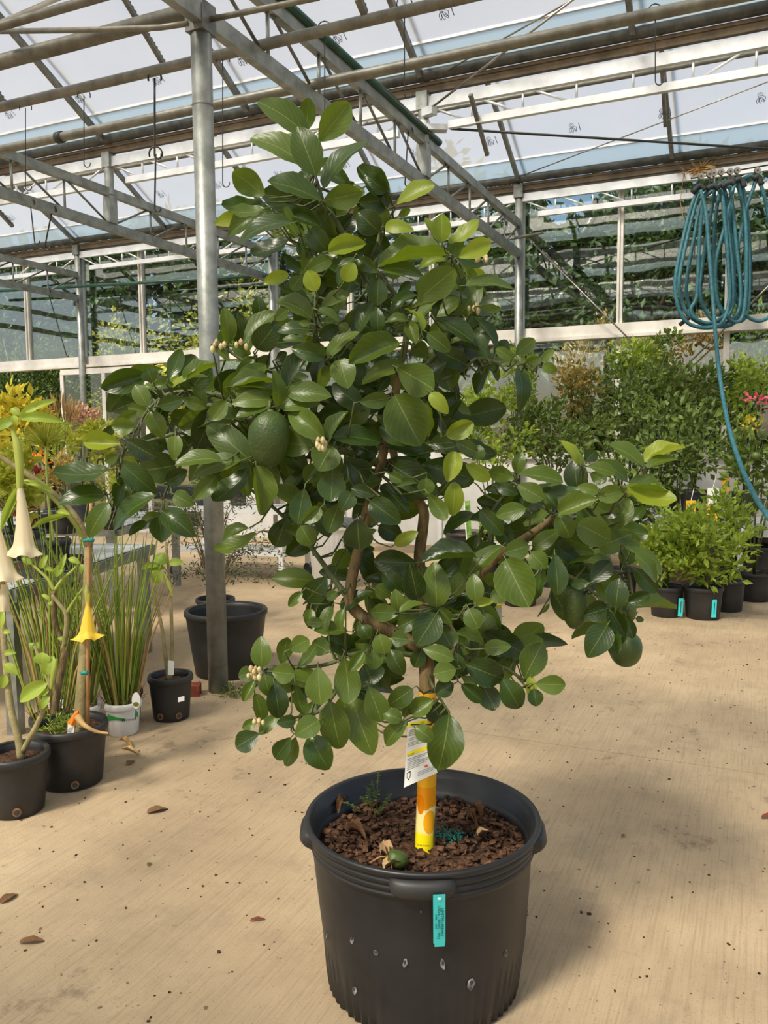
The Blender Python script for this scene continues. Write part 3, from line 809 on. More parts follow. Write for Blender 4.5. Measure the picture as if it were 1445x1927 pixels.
LEAVES = []    # (len_px, matrix, tone, variant, base)
def leaf_at(bx, by, tx, ty, w, layer, tone, doff=None, rng=random):
    base_d = dcen(by) + ({0: -.17, 1: -.04, 2: .10}[layer] if doff is None else doff) + rng.uniform(-.05, .05)
    Lpx = math.hypot(tx - bx, ty - by)
    Lm = Lpx * base_d / FPX
    B = at_d(bx, by, base_d); tx += (tx-bx)*.05; ty += (ty-by)*.05; T = at_d(tx, ty, base_d + rng.uniform(-.35, .25) * Lm)
    a = unit(T - B); L = np.linalg.norm(T - B)
    v = unit(CAM - (B + T) / 2); n0 = unit(v - a * np.dot(v, a)); s = np.cross(a, n0)
    w *= 1.05; wt = max(w, .52 * Lpx); phi = math.acos(min(1, w / wt)) + rng.uniform(-.15, .15)
    if s[2] < 0: s = -s
    n = unit(math.cos(phi) * n0 + math.sin(phi) * s)
    x = np.cross(a, n); W = wt * base_d / FPX * 1.04
    Mx = Matrix(((x[0]*W, a[0]*L, n[0]*L, B[0]), (x[1]*W, a[1]*L, n[1]*L, B[1]), (x[2]*W, a[2]*L, n[2]*L, B[2]), (0, 0, 0, 1)))
    LEAVES.append((Lpx * w, Mx, tone, rng.randrange(6), B))

HERO = [
(400, 170, 4.25, """760 370 385 85 190 1 1;740 340 770 75 130 1 1;850 410 1085 110 210 0 1;825 685 680 300 230 0 1;760 620 325 365 180 1 1;885 790 1215 405 150 0 0;420 840 175 660 190 1 1;870 880 460 720 170 0 0;850 900 400 830 230 2 0;890 880 1180 820 180 0 1;1380 930 1170 620 170 1 0;1170 900 1420 870 160 1 0;440 900 90 940 130 1 0;430 940 150 980 90 0 1;250 1010 25 1060 110 1 2;400 980 130 1150 130 1 1;640 1060 215 1180 130 0 0;1060 800 1130 740 80 2 0;1330 1130 1170 980 190 0 0;1380 1060 1330 950 120 1 1;780 1110 920 1290 150 0 0;920 1290 1215 1230 130 0 2;700 1170 800 1318 170 1 0;860 930 940 1100 200 2 0;620 990 850 1080 110 1 0;640 1170 330 1318 120 1 0;1000 1150 1120 1000 150 2 0;545 1130 700 1110 60 1 1"""),
(660, 330, 3.6125, """310 200 555 65 110 0 2;230 350 415 365 85 0 2;320 280 400 230 50 1 1;205 370 50 250 150 1 0;260 190 50 200 120 1 0;250 110 100 0 120 1 0;620 455 620 270 130 0 2;550 390 510 290 40 1 2;660 460 865 325 100 0 2;730 560 945 455 120 0 2;700 560 720 440 110 0 1;655 545 205 610 110 0 1;660 560 470 620 70 1 2;610 600 755 690 90 1 1;740 730 660 610 90 1 1;450 860 690 650 190 0 1;215 640 485 670 80 0 1;190 660 50 570 90 0 0;320 800 405 730 60 1 0;190 690 180 875 130 0 0;780 660 915 690 80 1 2;775 750 1095 755 80 0 1;780 770 910 820 60 1 0;520 830 790 820 75 0 0;590 850 440 880 50 0 2;540 960 740 850 90 1 1;580 970 610 850 50 0 0;480 1070 390 900 50 0 2;390 990 240 990 50 0 1;200 910 180 1060 100 1 0;155 860 10 1050 90 1 0;335 1140 0 1270 150 0 1;390 1000 440 1140 90 0 1;570 970 825 1120 110 0 0;520 1070 670 1190 110 0 1;830 960 990 1150 60 0 0;880 1040 890 1190 125 0 0;880 895 1015 915 55 0 1;770 960 850 1030 60 1 0;1120 1220 1240 1120 100 0 1;1290 1270 1370 1190 60 0 1;1100 1250 990 1180 70 0 1;930 1250 820 1150 50 0 0;1300 1290 1400 1330 70 0 1;1010 1290 1150 1270 60 1 1;1180 1290 1290 1240 60 1 1"""),
(400, 440, 4.25, """610 320 420 380 100 0 2;720 330 630 440 110 0 1;830 460 760 300 130 0 2;950 200 750 300 110 0 1;830 440 980 330 160 1 1;1050 380 1130 240 130 0 2;1130 190 1000 390 90 0 0;800 680 510 520 130 0 1;800 650 550 420 100 1 0;840 560 960 440 110 1 0;860 590 1085 480 100 0 1;840 610 1015 690 60 0 1;780 770 530 770 90 0 0;780 720 690 710 45 0 1;850 710 1010 720 65 1 1;850 820 1000 740 100 1 0;1010 720 1080 770 80 1 1;910 970 645 920 140 0 0;915 930 720 830 60 1 2;715 860 565 840 50 1 1;920 1000 1150 780 110 0 1;1170 790 1290 540 110 0 0;1310 350 1320 560 150 1 0;1320 780 1320 600 110 0 0;1010 1000 1080 1220 190 0 1;920 1050 860 1240 100 1 2;600 1230 815 940 110 0 0;590 1270 930 1290 150 0 1;500 1318 550 1100 90 0 1;480 1190 150 1230 75 0 1;250 1100 110 1310 120 1 1;200 1200 420 1050 150 0 1;150 900 300 960 90 0 1;120 880 100 600 130 0 1;60 870 170 750 110 0 1;230 880 200 640 150 1 0;245 880 490 630 110 0 1;350 920 510 720 190 0 0;490 690 600 610 90 0 1;510 1000 590 950 60 1 0;540 1020 650 1010 50 1 1;20 910 130 1010 60 0 1"""),
(100, 620, 3.6125, """780 340 870 150 95 0 0;680 360 640 270 110 0 0;870 360 960 180 140 1 0;890 360 1110 240 60 0 1;810 395 1040 305 40 0 2;670 400 810 370 60 0 1;860 360 800 330 60 1 2;640 520 560 380 110 0 1;690 410 600 390 40 0 1;650 560 510 530 80 1 1;555 660 400 650 110 0 1;655 560 745 725 120 0 1;720 520 880 475 100 0 0;950 390 1035 515 70 0 1;890 480 1030 530 80 0 1;1180 480 1080 610 110 0 1;460 780 215 760 120 0 2;420 650 340 730 60 1 0;490 750 690 865 130 0 0;400 950 30 990 130 0 0;350 1125 45 1165 110 0 0;490 1000 430 1200 120 0 0;430 1040 390 1010 40 0 2;470 920 690 1110 150 0 0;475 880 570 920 40 0 2;380 1180 240 1405 130 0 1;700 1130 405 1340 130 0 0;640 1310 515 1390 60 0 0;740 1260 600 1300 70 1 1;720 1270 740 1440 150 0 0;745 1240 945 1390 150 0 0;820 1120 945 1190 110 0 1;830 720 820 880 95 0 1;1050 620 980 790 90 1 1;1335 890 1050 650 180 0 1;1150 890 840 905 110 0 1;1280 890 965 980 110 0 1;1110 1000 965 1150 110 0 1;1340 930 1110 1170 120 0 0;1380 920 1410 1250 150 0 1;1400 1380 1120 1510 90 0 1;1330 1350 1140 1450 60 1 1;850 920 600 960 200 2 0;600 740 760 800 150 2 0;770 1040 900 960 110 1 0;440 850 360 900 70 1 1;1210 390 1445 380 60 0 1;1240 420 1440 440 100 0 1;1250 600 1440 520 90 0 0;420 660 560 560 90 1 1"""),
(440, 680, 3.01, """245 260 235 60 70 0 1;290 250 535 190 110 1 1;265 265 480 230 80 0 1;215 220 0 230 90 0 1;210 260 20 310 70 0 1;515 440 320 270 130 0 1;450 480 240 460 140 0 1;540 450 640 290 70 0 1;570 380 700 270 110 1 1;560 430 825 450 100 0 0;560 480 480 610 160 0 1;480 580 410 680 95 0 1;710 230 875 210 90 0 1;720 260 560 130 120 1 0;910 190 1050 465 240 0 1;925 36 1130 156 175 0 1;1100 430 1110 240 45 0 2;1110 180 1210 290 80 0 2;1190 20 1220 160 130 1 1;1200 420 1350 350 100 0 2;1250 510 1210 675 100 0 2;1310 580 1445 670 80 0 2;1250 680 1240 870 105 0 2;1160 470 1210 580 50 1 0;560 600 550 785 150 0 0;640 560 750 670 150 1 0;670 740 610 840 100 0 0;805 760 670 720 70 0 0;600 800 540 960 110 0 1;400 720 360 915 120 0 0;490 830 390 910 80 0 1;380 930 440 1040 110 0 1;300 880 240 1045 130 1 0;480 880 540 990 80 1 0;770 790 935 910 130 0 0;830 700 985 850 90 1 0;700 890 710 1060 160 0 0;1090 660 1085 755 90 0 1;1100 750 1200 890 90 0 1;1040 690 920 710 45 0 1;880 640 950 680 60 0 1;910 1040 1035 970 70 1 2;820 930 950 1000 110 2 0;1260 460 1380 520 80 1 1;1390 560 1385 475 70 1 1;870 480 1110 520 110 1 0;880 560 1090 640 60 1 0;1170 310 1220 400 80 1 0;200 780 150 865 60 1 0"""),
(840, 820, 3.141, """420 220 440 100 75 0 1;420 230 680 265 80 0 1;410 250 250 210 90 1 1;420 290 565 370 110 0 1;560 320 780 340 75 0 0;470 430 300 470 100 0 1;660 460 885 380 100 0 1;660 430 600 355 60 0 0;660 460 730 600 115 0 1;770 520 970 620 160 0 1;690 460 855 500 40 1 0;1060 320 895 360 100 0 1;900 330 780 300 70 0 1;1060 300 1340 390 110 0 2;1060 340 1240 400 60 0 2;1070 300 1300 340 60 0 1;1070 270 910 150 70 0 1;1170 180 970 50 90 0 1;1170 160 1400 70 60 0 2;1180 190 1360 130 60 0 1;830 180 990 220 70 0 1;780 170 690 30 45 0 2;800 170 760 100 55 0 1;820 150 880 90 80 0 0;850 220 940 270 80 1 1;1020 400 900 470 120 1 0;980 570 1080 380 110 1 1;970 600 1140 620 100 1 1;870 660 620 650 160 2 0;510 670 665 560 90 0 1;490 650 350 690 110 0 1;500 690 585 780 110 0 1;460 750 440 900 110 0 1;350 730 480 1000 220 0 1;560 800 520 970 65 0 0;640 700 660 930 110 0 0;330 650 160 800 90 0 1;180 720 -130 740 65 0 0;170 690 290 640 70 1 0;850 870 970 750 110 0 0;850 870 740 880 60 0 0;1050 660 1270 810 55 0 1;1110 700 1250 860 70 0 1;1100 780 1240 920 100 1 0;1000 1020 1020 850 125 0 0;955 1020 815 1060 120 0 0;960 1010 1050 1170 95 0 0;950 1120 840 1300 150 0 0;960 1110 1000 1290 95 0 0;1060 1060 1100 1190 70 0 0;1070 980 1200 940 80 0 0;1120 1080 1165 1090 35 0 0;200 440 330 580 100 1 0;300 300 420 340 70 1 0;560 1050 610 1000 20 1 0;740 880 860 830 70 1 0;700 800 780 740 70 1 0;620 900 690 1030 90 1 0"""),
(420, 1040, 2.189, """160 470 155 350 80 0 1;240 460 265 350 65 0 1;270 400 350 360 70 0 1;310 470 385 385 50 0 1;200 490 290 500 80 0 1;170 500 190 590 65 0 1;130 490 65 510 60 0 1;130 530 85 610 45 0 1;130 580 165 705 60 0 1;210 540 230 680 85 0 0;300 550 330 665 55 0 1;390 470 400 620 105 0 1;500 430 520 610 105 0 1;440 410 370 370 75 1 1;420 350 540 400 90 1 0;580 410 520 485 50 0 1;620 405 620 480 65 0 1;645 335 665 415 75 0 1;580 460 620 540 120 1 0;600 550 650 690 95 0 1;440 610 480 805 115 0 1;530 600 610 825 120 0 1;395 690 300 750 85 0 1;360 750 430 890 110 0 0;300 760 265 870 60 0 1;280 760 215 845 70 0 0;300 690 225 700 50 0 0;225 670 150 745 50 0 1;150 745 55 800 85 0 0;140 690 80 725 40 0 1;780 560 680 630 80 0 1;735 690 660 660 60 0 1;745 680 775 620 30 0 1;770 660 860 610 75 0 1;760 690 665 790 65 0 1;790 720 860 770 65 0 1;930 665 890 890 140 0 1;870 610 890 700 90 1 0;1240 520 1310 380 105 0 1;1285 540 1405 545 75 0 1;1265 510 1265 600 40 0 2;1280 560 1290 630 60 0 0;1150 520 1220 640 95 0 0;1060 530 1120 640 85 0 0;1000 460 1150 520 110 0 0;980 540 1065 610 60 0 0;985 510 1040 550 45 0 1;960 480 870 500 80 0 1;965 500 965 420 60 0 0;950 440 830 395 60 0 1;1075 395 1180 385 60 0 1;1100 400 1165 410 45 1 0;950 540 880 580 70 0 0;1010 230 1050 310 75 0 1;1060 200 1110 370 100 1 1;960 180 970 85 60 0 1;1040 200 1030 90 70 0 1;1030 210 1110 200 35 0 2;1100 170 1165 190 60 0 1;880 225 870 45 110 0 1;800 190 770 50 90 0 0;880 250 800 375 115 0 0;720 235 710 155 55 0 1;725 250 610 245 70 0 1;725 245 820 205 35 0 1;690 180 630 140 65 1 1;740 220 780 180 40 0 1;765 360 695 350 65 0 1;690 400 740 500 70 0 1;900 310 940 390 90 0 1;890 225 940 290 50 0 1;960 330 1070 380 50 0 1;340 200 420 110 90 1 0;325 160 270 220 40 0 1;500 230 480 320 40 0 1;410 290 345 285 40 0 1;470 160 430 190 40 0 1;450 220 410 330 45 1 1;360 230 350 300 45 1 1;570 300 600 350 60 1 1;540 320 580 280 50 1 1;820 390 790 470 60 1 0;720 310 800 270 70 1 1;830 700 870 620 60 1 0"""),
]
for ox, oy, s, txt in HERO:
    for row in txt.split(';'):
        q = [float(v) for v in row.split()]
        leaf_at(ox + q[0]/s, oy + q[1]/s, ox + q[2]/s, oy + q[3]/s, q[4]/s, int(q[5]), int(q[6]))
# inner leaves that close the crown, further back
fr = random.Random(11)
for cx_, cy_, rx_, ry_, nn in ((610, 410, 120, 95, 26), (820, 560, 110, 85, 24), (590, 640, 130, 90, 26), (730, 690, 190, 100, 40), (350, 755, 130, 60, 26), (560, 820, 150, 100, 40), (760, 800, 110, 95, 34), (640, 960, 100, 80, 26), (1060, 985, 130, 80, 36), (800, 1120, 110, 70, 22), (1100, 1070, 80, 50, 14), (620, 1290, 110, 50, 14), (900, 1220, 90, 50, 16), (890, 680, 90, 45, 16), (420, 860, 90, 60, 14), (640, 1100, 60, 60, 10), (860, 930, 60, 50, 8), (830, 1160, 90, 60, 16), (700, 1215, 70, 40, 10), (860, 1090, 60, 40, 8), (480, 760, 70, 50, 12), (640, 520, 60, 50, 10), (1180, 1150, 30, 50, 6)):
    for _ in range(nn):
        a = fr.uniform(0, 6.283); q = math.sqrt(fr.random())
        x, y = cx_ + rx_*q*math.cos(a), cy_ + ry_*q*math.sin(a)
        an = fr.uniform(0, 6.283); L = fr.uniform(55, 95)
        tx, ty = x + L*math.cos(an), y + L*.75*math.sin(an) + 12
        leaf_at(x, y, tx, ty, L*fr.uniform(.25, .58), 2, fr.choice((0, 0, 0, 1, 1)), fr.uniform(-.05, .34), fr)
LEAVES.sort(key=lambda q: -q[0])
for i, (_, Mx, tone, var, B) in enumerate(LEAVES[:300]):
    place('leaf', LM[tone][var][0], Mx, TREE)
for tone, key in ((0, 'leaf_dark'), (1, 'leaf_mid'), (2, 'leaf_young_backlit')):
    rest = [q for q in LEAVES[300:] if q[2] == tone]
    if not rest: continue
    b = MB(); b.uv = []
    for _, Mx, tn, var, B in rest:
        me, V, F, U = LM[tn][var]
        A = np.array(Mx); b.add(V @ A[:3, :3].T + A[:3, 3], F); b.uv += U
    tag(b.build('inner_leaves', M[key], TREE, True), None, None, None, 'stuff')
# petioles: from every leaf base to the nearest wood
tw = MB()
for _, Mx, tone, var, B in LEAVES:
    d = np.linalg.norm(SK - B, axis=1); j = int(d.argmin())
    # prefer wood lower than the leaf
    q = SK[j]; L = d[j]
    mid = (B + q) / 2 + np.array([0, 0, -.12 * L])
    ax = np.array(Mx)[:3, 1]
    tw.tube([B + ax*.02, B - unit(ax)*min(.012, L*.2), mid, q], [.0016, .0018, .0024, .0032], 5, False)
tag(tw.build('twigs', M['twig'], TREE, True), 'thin green twigs', kind='stuff')
# fruit
def fruit(px, py, rx, ry, off, name='fruit', lean=(0, 0), m='fruit'):
    d = dcen(py) + off; c = at_d(px, py, d); R = rx * d / FPX; Hh = ry * d / FPX
    prof = []
    for i in range(17):
        t = i / 16; th = math.pi * t
        r = R * math.sin(th) ** .85 * (1 + .10 * math.cos(th) * -1) if 0 < t < 1 else .0002
        if t > .8: r *= 1 - .15 * (t - .8) / .2
        prof.append((r, -Hh * math.cos(th)))
    b = MB(); b.lathe(prof, (0, 0, 0), 28, lambda r, z, a, i: r * (1 + .018*math.sin(3*a + i*.5)))
    V = np.array(b.v); rot = np.array(Matrix.Rotation(lean[0], 3, 'X') @ Matrix.Rotation(lean[1], 3, 'Y'))
    b.v = [tuple(p) for p in V @ rot.T + c]
    o = b.build(name, M[m], TREE, True)
    top = c + rot @ np.array([0, 0, Hh])
    MB().lathe([(.001, .003), (.008, .002), (.010, -.003)], top, 10).build('calyx', M['twig'], o, True)
    MB().tube([top, top + np.array([0, 0, .02]), SK[np.linalg.norm(SK - top, axis=1).argmin()]], .0035, 6).build('fruit_stalk', M['twig'], o, True)
fruit(506, 826, 39, 54, -.20, lean=(.1, .12))
fruit(1081, 1142, 24, 42, -.02); fruit(1177, 1222, 31, 33, -.05); fruit(1184, 1152, 13, 20, -.02)
fruit(888, 1214, 14, 16, .0); fruit(914, 1180, 26, 34, .02)
# flower buds
def buds(px, py, n, off, rng):
    for _ in range(n):
        c = at_d(px + rng.uniform(-13, 13), py + rng.uniform(-9, 9), dcen(py) + off + rng.uniform(-.01, .01))
        r = rng.uniform(.0045, .0065)
        MB().lathe([(r*.3, -r*1.5), (r*.9, -r*.7), (r, 0), (r*.8, r*.8), (.0002, r*1.5)], c, 8).build('flower_bud', M['bud'], TREE, True)
br = random.Random(3)
buds(604, 836, 9, -.25, br); buds(478, 1266, 12, -.24, br); buds(412, 650, 5, -.2, br); buds(452, 652, 3, -.2, br); buds(895, 578, 6, -.15, br); buds(905, 490, 6, -.15, br); buds(487, 1362, 3, -.22, br)
# yellow stub leaf tip and trunk sleeve
def sleeve():
    t = NT('printed_sleeve')
    p = t.n('BsdfPrincipled', Roughness=.28)
    tc = t.n('TexCoord'); sp = t.n('SeparateXYZ'); t.l(tc.outputs['UV'], sp.inputs[0]); u, v = sp.outputs[0], sp.outputs[1]
    def disc(cu, cv, ru, rv):
        a = t.math('POWER', t.math('DIVIDE', t.math('SUBTRACT', u, cu), ru), 2.0); b_ = t.math('POWER', t.math('DIVIDE', t.math('SUBTRACT', v, cv), rv), 2.0)
        return t.math('ADD', a, b_)
    def lt(x, k): return t.math('LESS_THAN', x, k)
    c = t.ramp(v, [(0, s2l((250, 236, 10))), (.31, s2l((250, 228, 20))), (.32, s2l((250, 226, 150))), (.66, s2l((252, 236, 170))), (.67, s2l((240, 150, 20))), (1, s2l((226, 130, 12)))])
    nz = t.noise(t.coord('UV', (8, 14, 1)), 1.0, 3)
    c = t.mix(t.math('MULTIPLY', nz, .35), c, s2l((250, 196, 40)))
    d2 = disc(.57, .47, .12, .17); c = t.mix(lt(d2, 1.0), c, s2l((250, 232, 180))); c = t.mix(lt(d2, .86), c, s2l((244, 168, 26)))
    d1 = disc(.485, .80, .13, .17); c = t.mix(lt(d1, 1.0), c, s2l((240, 150, 16)))
    d3 = disc(.40, .70, .07, .13); c = t.mix(lt(d3, 1.0), c, s2l((228, 128, 10)))
    c = t.mix(t.math('MULTIPLY', t.math('GREATER_THAN', v, .93), .5), c, s2l((252, 200, 40)))
    t.l(c, p.inputs['Base Color']); t.l(p.outputs[0], t.out.inputs[0]); return t.m
ps = [bp(799, 1606), bp(802, 1503), bp(805, 1401), bp(805, 1300)]
b = MB(); n = 28; L = 14; V = []; F = []; U = []
for i in range(L + 1):
    q = i / L * 3; k = min(int(q), 2); c = ps[k] + (ps[k+1] - ps[k]) * (q - k)
    r = .0275 - .003 * i / L
    for j in range(n + 1):
        a = 2*math.pi*j/n + ang0 + math.pi; V.append((c[0]+r*math.cos(a), c[1]+r*math.sin(a), c[2])); U.append((j/n, min(1.0, i/L*2.2)))
for i in range(L):
    for j in range(n): F.append((i*(n+1)+j, i*(n+1)+j+1, (i+1)*(n+1)+j+1, (i+1)*(n+1)+j))
b.add(V, F); b.uv = U
o = b.build('trunk_sleeve', sleeve(), None, True); tag(o, 'yellow and orange fruit-printed plastic sleeve around the tree trunk', 'sleeve')
lp = bp(786, 1590) - CF * .035
lettering('low.com', .010, at_d(784, 1592, 2.228), CR*.95 - CU*.22 , CU, M['ink'], o)
# white care tag hanging from a branch
tp = [(768, 1352), (802, 1346), (823, 1454), (760, 1482)]
P4 = [at_d(x, y, 2.17) for x, y in tp]
nrm = unit(np.cross(P4[1]-P4[0], P4[3]-P4[0])); nrm = nrm if np.dot(nrm, CAM - P4[0]) > 0 else -nrm
ct = thing('care_tag', 'white printed plant care tag hanging in front of the trunk sleeve', 'tag', tuple(P4[0]))
o = MB().slab(P4, nrm, .001).build('card', M['white_tag'], ct)
def on_tag(u, v): return P4[0] + (P4[1]-P4[0])*u*(1-v) + (P4[3]-P4[0])*v + (P4[2]-P4[3])*u*v
def tag_band(u0, u1, v0, v1, m, e=.0016, name='band'):
    MB().slab([on_tag(u0, v0) + nrm*e, on_tag(u1, v0) + nrm*e, on_tag(u1, v1) + nrm*e, on_tag(u0, v1) + nrm*e], nrm, .0003).build(name, m, o)
tag_band(.02, .98, .07, .13, M['yellow']); tag_band(.04, .9, .50, .56, M['yellow'])
ex, ey = unit(P4[2] - P4[3]), np.cross(nrm, unit(P4[2] - P4[3]))
for v, sz, txt in ((.565, .0062, 'RECIPE'), ):
    lettering(txt, sz, on_tag(.08, v) + nrm*.0022, ex, ey, M['ink'], o)
lettering('LEM', .007, on_tag(.66, .125) + nrm*.0022, ex, ey, M['ink'], o)
M['grey_ink'] = mat('grey_ink', (128, 128, 126), None, .6)
for i, v in enumerate((.18, .205, .23, .255, .30, .325, .36, .385, .41, .60, .625, .655, .68, .705, .73, .755)):
    tag_band(.06, (.9, .85, .7, .5)[i % 4], v, v + .007, M['grey_ink'], .0016, 'print_line')
for v in (.86, .885, .91): tag_band(.42, .93, v, v + .006, M['grey_ink'], .0016, 'print_line')
sh = [(.07, .80), (.19, .79), (.19, .87), (.13, .92), (.07, .87)]
MB().slab([on_tag(u, v) + nrm*.0016 for u, v in sh], nrm, .0003).build('shield_mark', M['ink'], o)
MB().slab([on_tag(.13 + (u-.13)*.7, .85 + (v-.85)*.7) + nrm*.002 for u, v in sh], nrm, .0003).build('shield_inner', M['white_tag'], o)
M['orange_ink'] = mat('orange_ink', (220, 90, 40), None, .6)
MB().slab([on_tag(.70 + .06*math.cos(a), .815 + .022*math.sin(a)) + nrm*.0016 for a in np.linspace(0, 6.283, 11)[:-1]], nrm, .0003).build('logo_dot', M['orange_ink'], o)
MB().tube([on_tag(.4, .02), at_d(792, 1325, 2.2), at_d(800, 1290, 2.26)], .0012, 6).build('tag_string', M['rubber'], ct, True)
# second care tag, seen edge-on behind the right leaves
P4b = [at_d(x, y, 2.42) for x, y in ((918, 1140), (944, 1138), (943, 1240), (917, 1244))]
ct2 = thing('care_tag', 'pale care tag half hidden behind leaves right of the trunk', 'tag', tuple(P4b[0]))
oo = MB().slab(P4b, -CF, .001).build('card', M['white_tag'], ct2)
MB().slab([p - CF*.002 for p in (P4b[0], P4b[1], P4b[1] + (P4b[2]-P4b[1])*.06, P4b[0] + (P4b[3]-P4b[0])*.06)], -CF, .0003).build('band', M['yellow'], oo)
MB().tube([P4b[0], at_d(915, 1100, 2.36), bp(904, 1082, .02)], .0012, 6).build('tag_string', M['rubber'], ct2, True)
# ------------------------------------------------------------------ generic pots, foliage, plants
def pot_at(c, rt, rb, h, label, name='nursery_pot', m='black_plastic2', soil=True, group=None, rim=True, holes=()):
    c = np.asarray(c, float); t = thing(name, label, 'pot', tuple(c), group)
    k = .012 * max(1, rt / .15)
    pr = [(rb*.92, 0), (rb, .006), (rb + (rt-rb)*.5, h*.5), (rt*.985, h - .035), (rt, h - .03), (rt, h - .004), (rt - k*.4, h), (rt - k*.9, h - .004), (rt - k, h - .03), (rb + (rt-rb)*.5 - k, h*.5), (rb - k, .02)]
    MB().lathe(pr, c, 40).build('pot_body', M[m], t, True)
    MB().lathe([(.001, .015), (rb*.95, .015)], c, 24).build('pot_floor', M[m], t, True)
    if rim:
        MB().lathe([(rt + .001, h - .034), (rt + .007, h - .028), (rt + .007, h - .006), (rt + .002, h + .003), (rt - k, h)], c, 40).build('rim', M[m], t, True)
    if soil:
        zz = h - .035; V = [(c[0], c[1], c[2] + zz + .01)]; F = []; n = 20; R = rt - k - .001 - (rt-rb)*.04/h*.5
        for j in (1, 2, 3):
            for q in range(n):
                a = 6.2832*q/n; V.append((c[0] + R*j/3*math.cos(a), c[1] + R*j/3*math.sin(a), c[2] + zz + RNG.uniform(-.006, .008)))
        for q in range(n): F.append((0, 1+q, 1+(q+1) % n))
        for j in range(2):
            for q in range(n): F.append((1+j*n+q, 1+(j+1)*n+q, 1+(j+1)*n+(q+1) % n, 1+j*n+(q+1) % n))
        MB().add(V, F).build('potting_soil', M['soil'], t, True)
    for a in holes:
        p = c + np.array([(rb + .004)*math.cos(a), (rb + .004)*math.sin(a), .035]); nn = np.array([math.cos(a), math.sin(a), 0]); s = np.array([-nn[1], nn[0], 0])
        MB().slab([p + s*.018*math.cos(w) + np.array([0, 0, .018*math.sin(w)]) for w in np.linspace(0, 6.283, 11)[:-1]], nn, .004).build('drain_hole', M['dry_dark'], t)
        MB().slab([p + nn*.0045 + s*.011*math.cos(w) + np.array([0, 0, .011*math.sin(w)]) for w in np.linspace(0, 6.283, 11)[:-1]], nn, .001).build('drain_hole', M['rubber'], t)
    return t

def leaf_cloud(P, D, S, wr=.45, fold=.12, rng=RNG):
    """P points, D axis directions, S lengths -> verts, faces of small folded leaves"""
    n = len(P); D = D / np.linalg.norm(D, axis=1)[:, None]
    R = rng.normal(size=(n, 3)); R[:, 2] += 1.2
    N = R - D * np.sum(R*D, axis=1)[:, None]; N /= np.linalg.norm(N, axis=1)[:, None] + 1e-9
    X = np.cross(D, N); S = S[:, None]
    b = P; mid = P + D*S*.5 - N*S*fold; tip = P + D*S - N*S*.08
    l = P + D*S*.45 + X*S*wr*.5; r = P + D*S*.45 - X*S*wr*.5
    V = np.stack([b, l, tip, r, mid], 1).reshape(-1, 3)
    i = np.arange(n)[:, None]*5
    F = np.concatenate([i + np.array([[0, 3, 4]]), i + np.array([[3, 2, 4]]), i + np.array([[0, 4, 1]]), i + np.array([[1, 4, 2]])], 0)
    return V, F
def cloud_obj(name, V, F, m, parent):
    b = MB(); b.v = V; b.f = [tuple(q) for q in F.tolist()]
    return tag(b.build(name, m, parent, False), None, None, None, 'stuff')
def ell_pts(c, r, n, hollow=.45, rng=RNG, clump=0):
    u = rng.normal(size=(n, 3)); u /= np.linalg.norm(u, axis=1)[:, None]
    q = (hollow + (1 - hollow) * rng.random(n)) ** .8
    if clump:
        cc = rng.normal(size=(clump, 3)); cc /= np.linalg.norm(cc, axis=1)[:, None]; cc *= (.35 + .65*rng.random(clump))[:, None]
        k = rng.integers(0, clump, n); P = cc[k] + u * (rng.random(n)**.6)[:, None] * .42
        return np.asarray(c) + P*np.asarray(r), unit_rows(P*.6 + u)
    return np.asarray(c) + u * q[:, None] * np.asarray(r), u
def unit_rows(a): return a / (np.linalg.norm(a, axis=1)[:, None] + 1e-9)
def bush(name, label, cat, base, c, r, n, size, m, group=None, stems=5, stem_m='twig', wr=.45, up=.5, clump=0, sr=.008, hollow=.4, loc=None):
    base = np.asarray(base, float); c = np.asarray(c, float)
    t = thing(name, label, cat, tuple(base), group)
    P, U = ell_pts(c, r, n, hollow, RNG, clump)
    D = U + np.array([0, 0, up]) + RNG.normal(size=(n, 3))*.5
    V, F = leaf_cloud(P, D, size*RNG.uniform(.65, 1.25, n), wr)
    cloud_obj('foliage', V, F, M[m], t)
    for k in range(stems):
        e = c + RNG.normal(size=3)*np.asarray(r)*.45; e[2] = max(e[2], c[2] - r[2]*.2)
        mid = base*.45 + np.array([e[0]*.35 + base[0]*.2, e[1]*.35 + base[1]*.2, e[2]*.55]) if False else base + (e - base)*np.array([.3, .3, .55])
        MB().tube([base, mid, e], [sr, sr*.8, sr*.35], 6).build('stem', M[stem_m], t, True)
    return t
def lm(key, d, l, tr=.3, tc=None, rough=.5, spec=.4):
    M[key] = leaf_mat(key, d, l, l, rough, tr, tc, False, spec)
lm('citrus_far', (44, 66, 24), (112, 132, 62), .25, (140, 160, 50)); lm('citrus_bright', (84, 116, 30), (160, 178, 66), .35, (176, 192, 56))
lm('lime_leaf', (128, 142, 36), (190, 192, 74), .35, (200, 200, 60)); lm('yellow_leaf', (166, 156, 36), (214, 198, 66), .35, (220, 204, 56))
lm('red_leaf', (120, 26, 40), (190, 64, 78), .3, (200, 60, 70)); lm('brown_leaf', (112, 90, 56), (170, 140, 98), .25, (176, 146, 96)); lm('hydrangea', (176, 132, 104), (214, 180, 150), .25, (210, 170, 140))
lm('orange_petal', (220, 110, 20), (244, 170, 40), .3, (240, 150, 30)); lm('olive_leaf', (46, 56, 40), (88, 98, 74), .2, (110, 120, 80))
lm('tree_dark', (26, 42, 18), (58, 80, 34), .2, (100, 124, 40)); lm('tree_mid', (52, 76, 26), (104, 126, 48), .3, (140, 160, 50)); lm('tree_yellow', (116, 128, 40), (190, 186, 84), .4, (200, 194, 70))
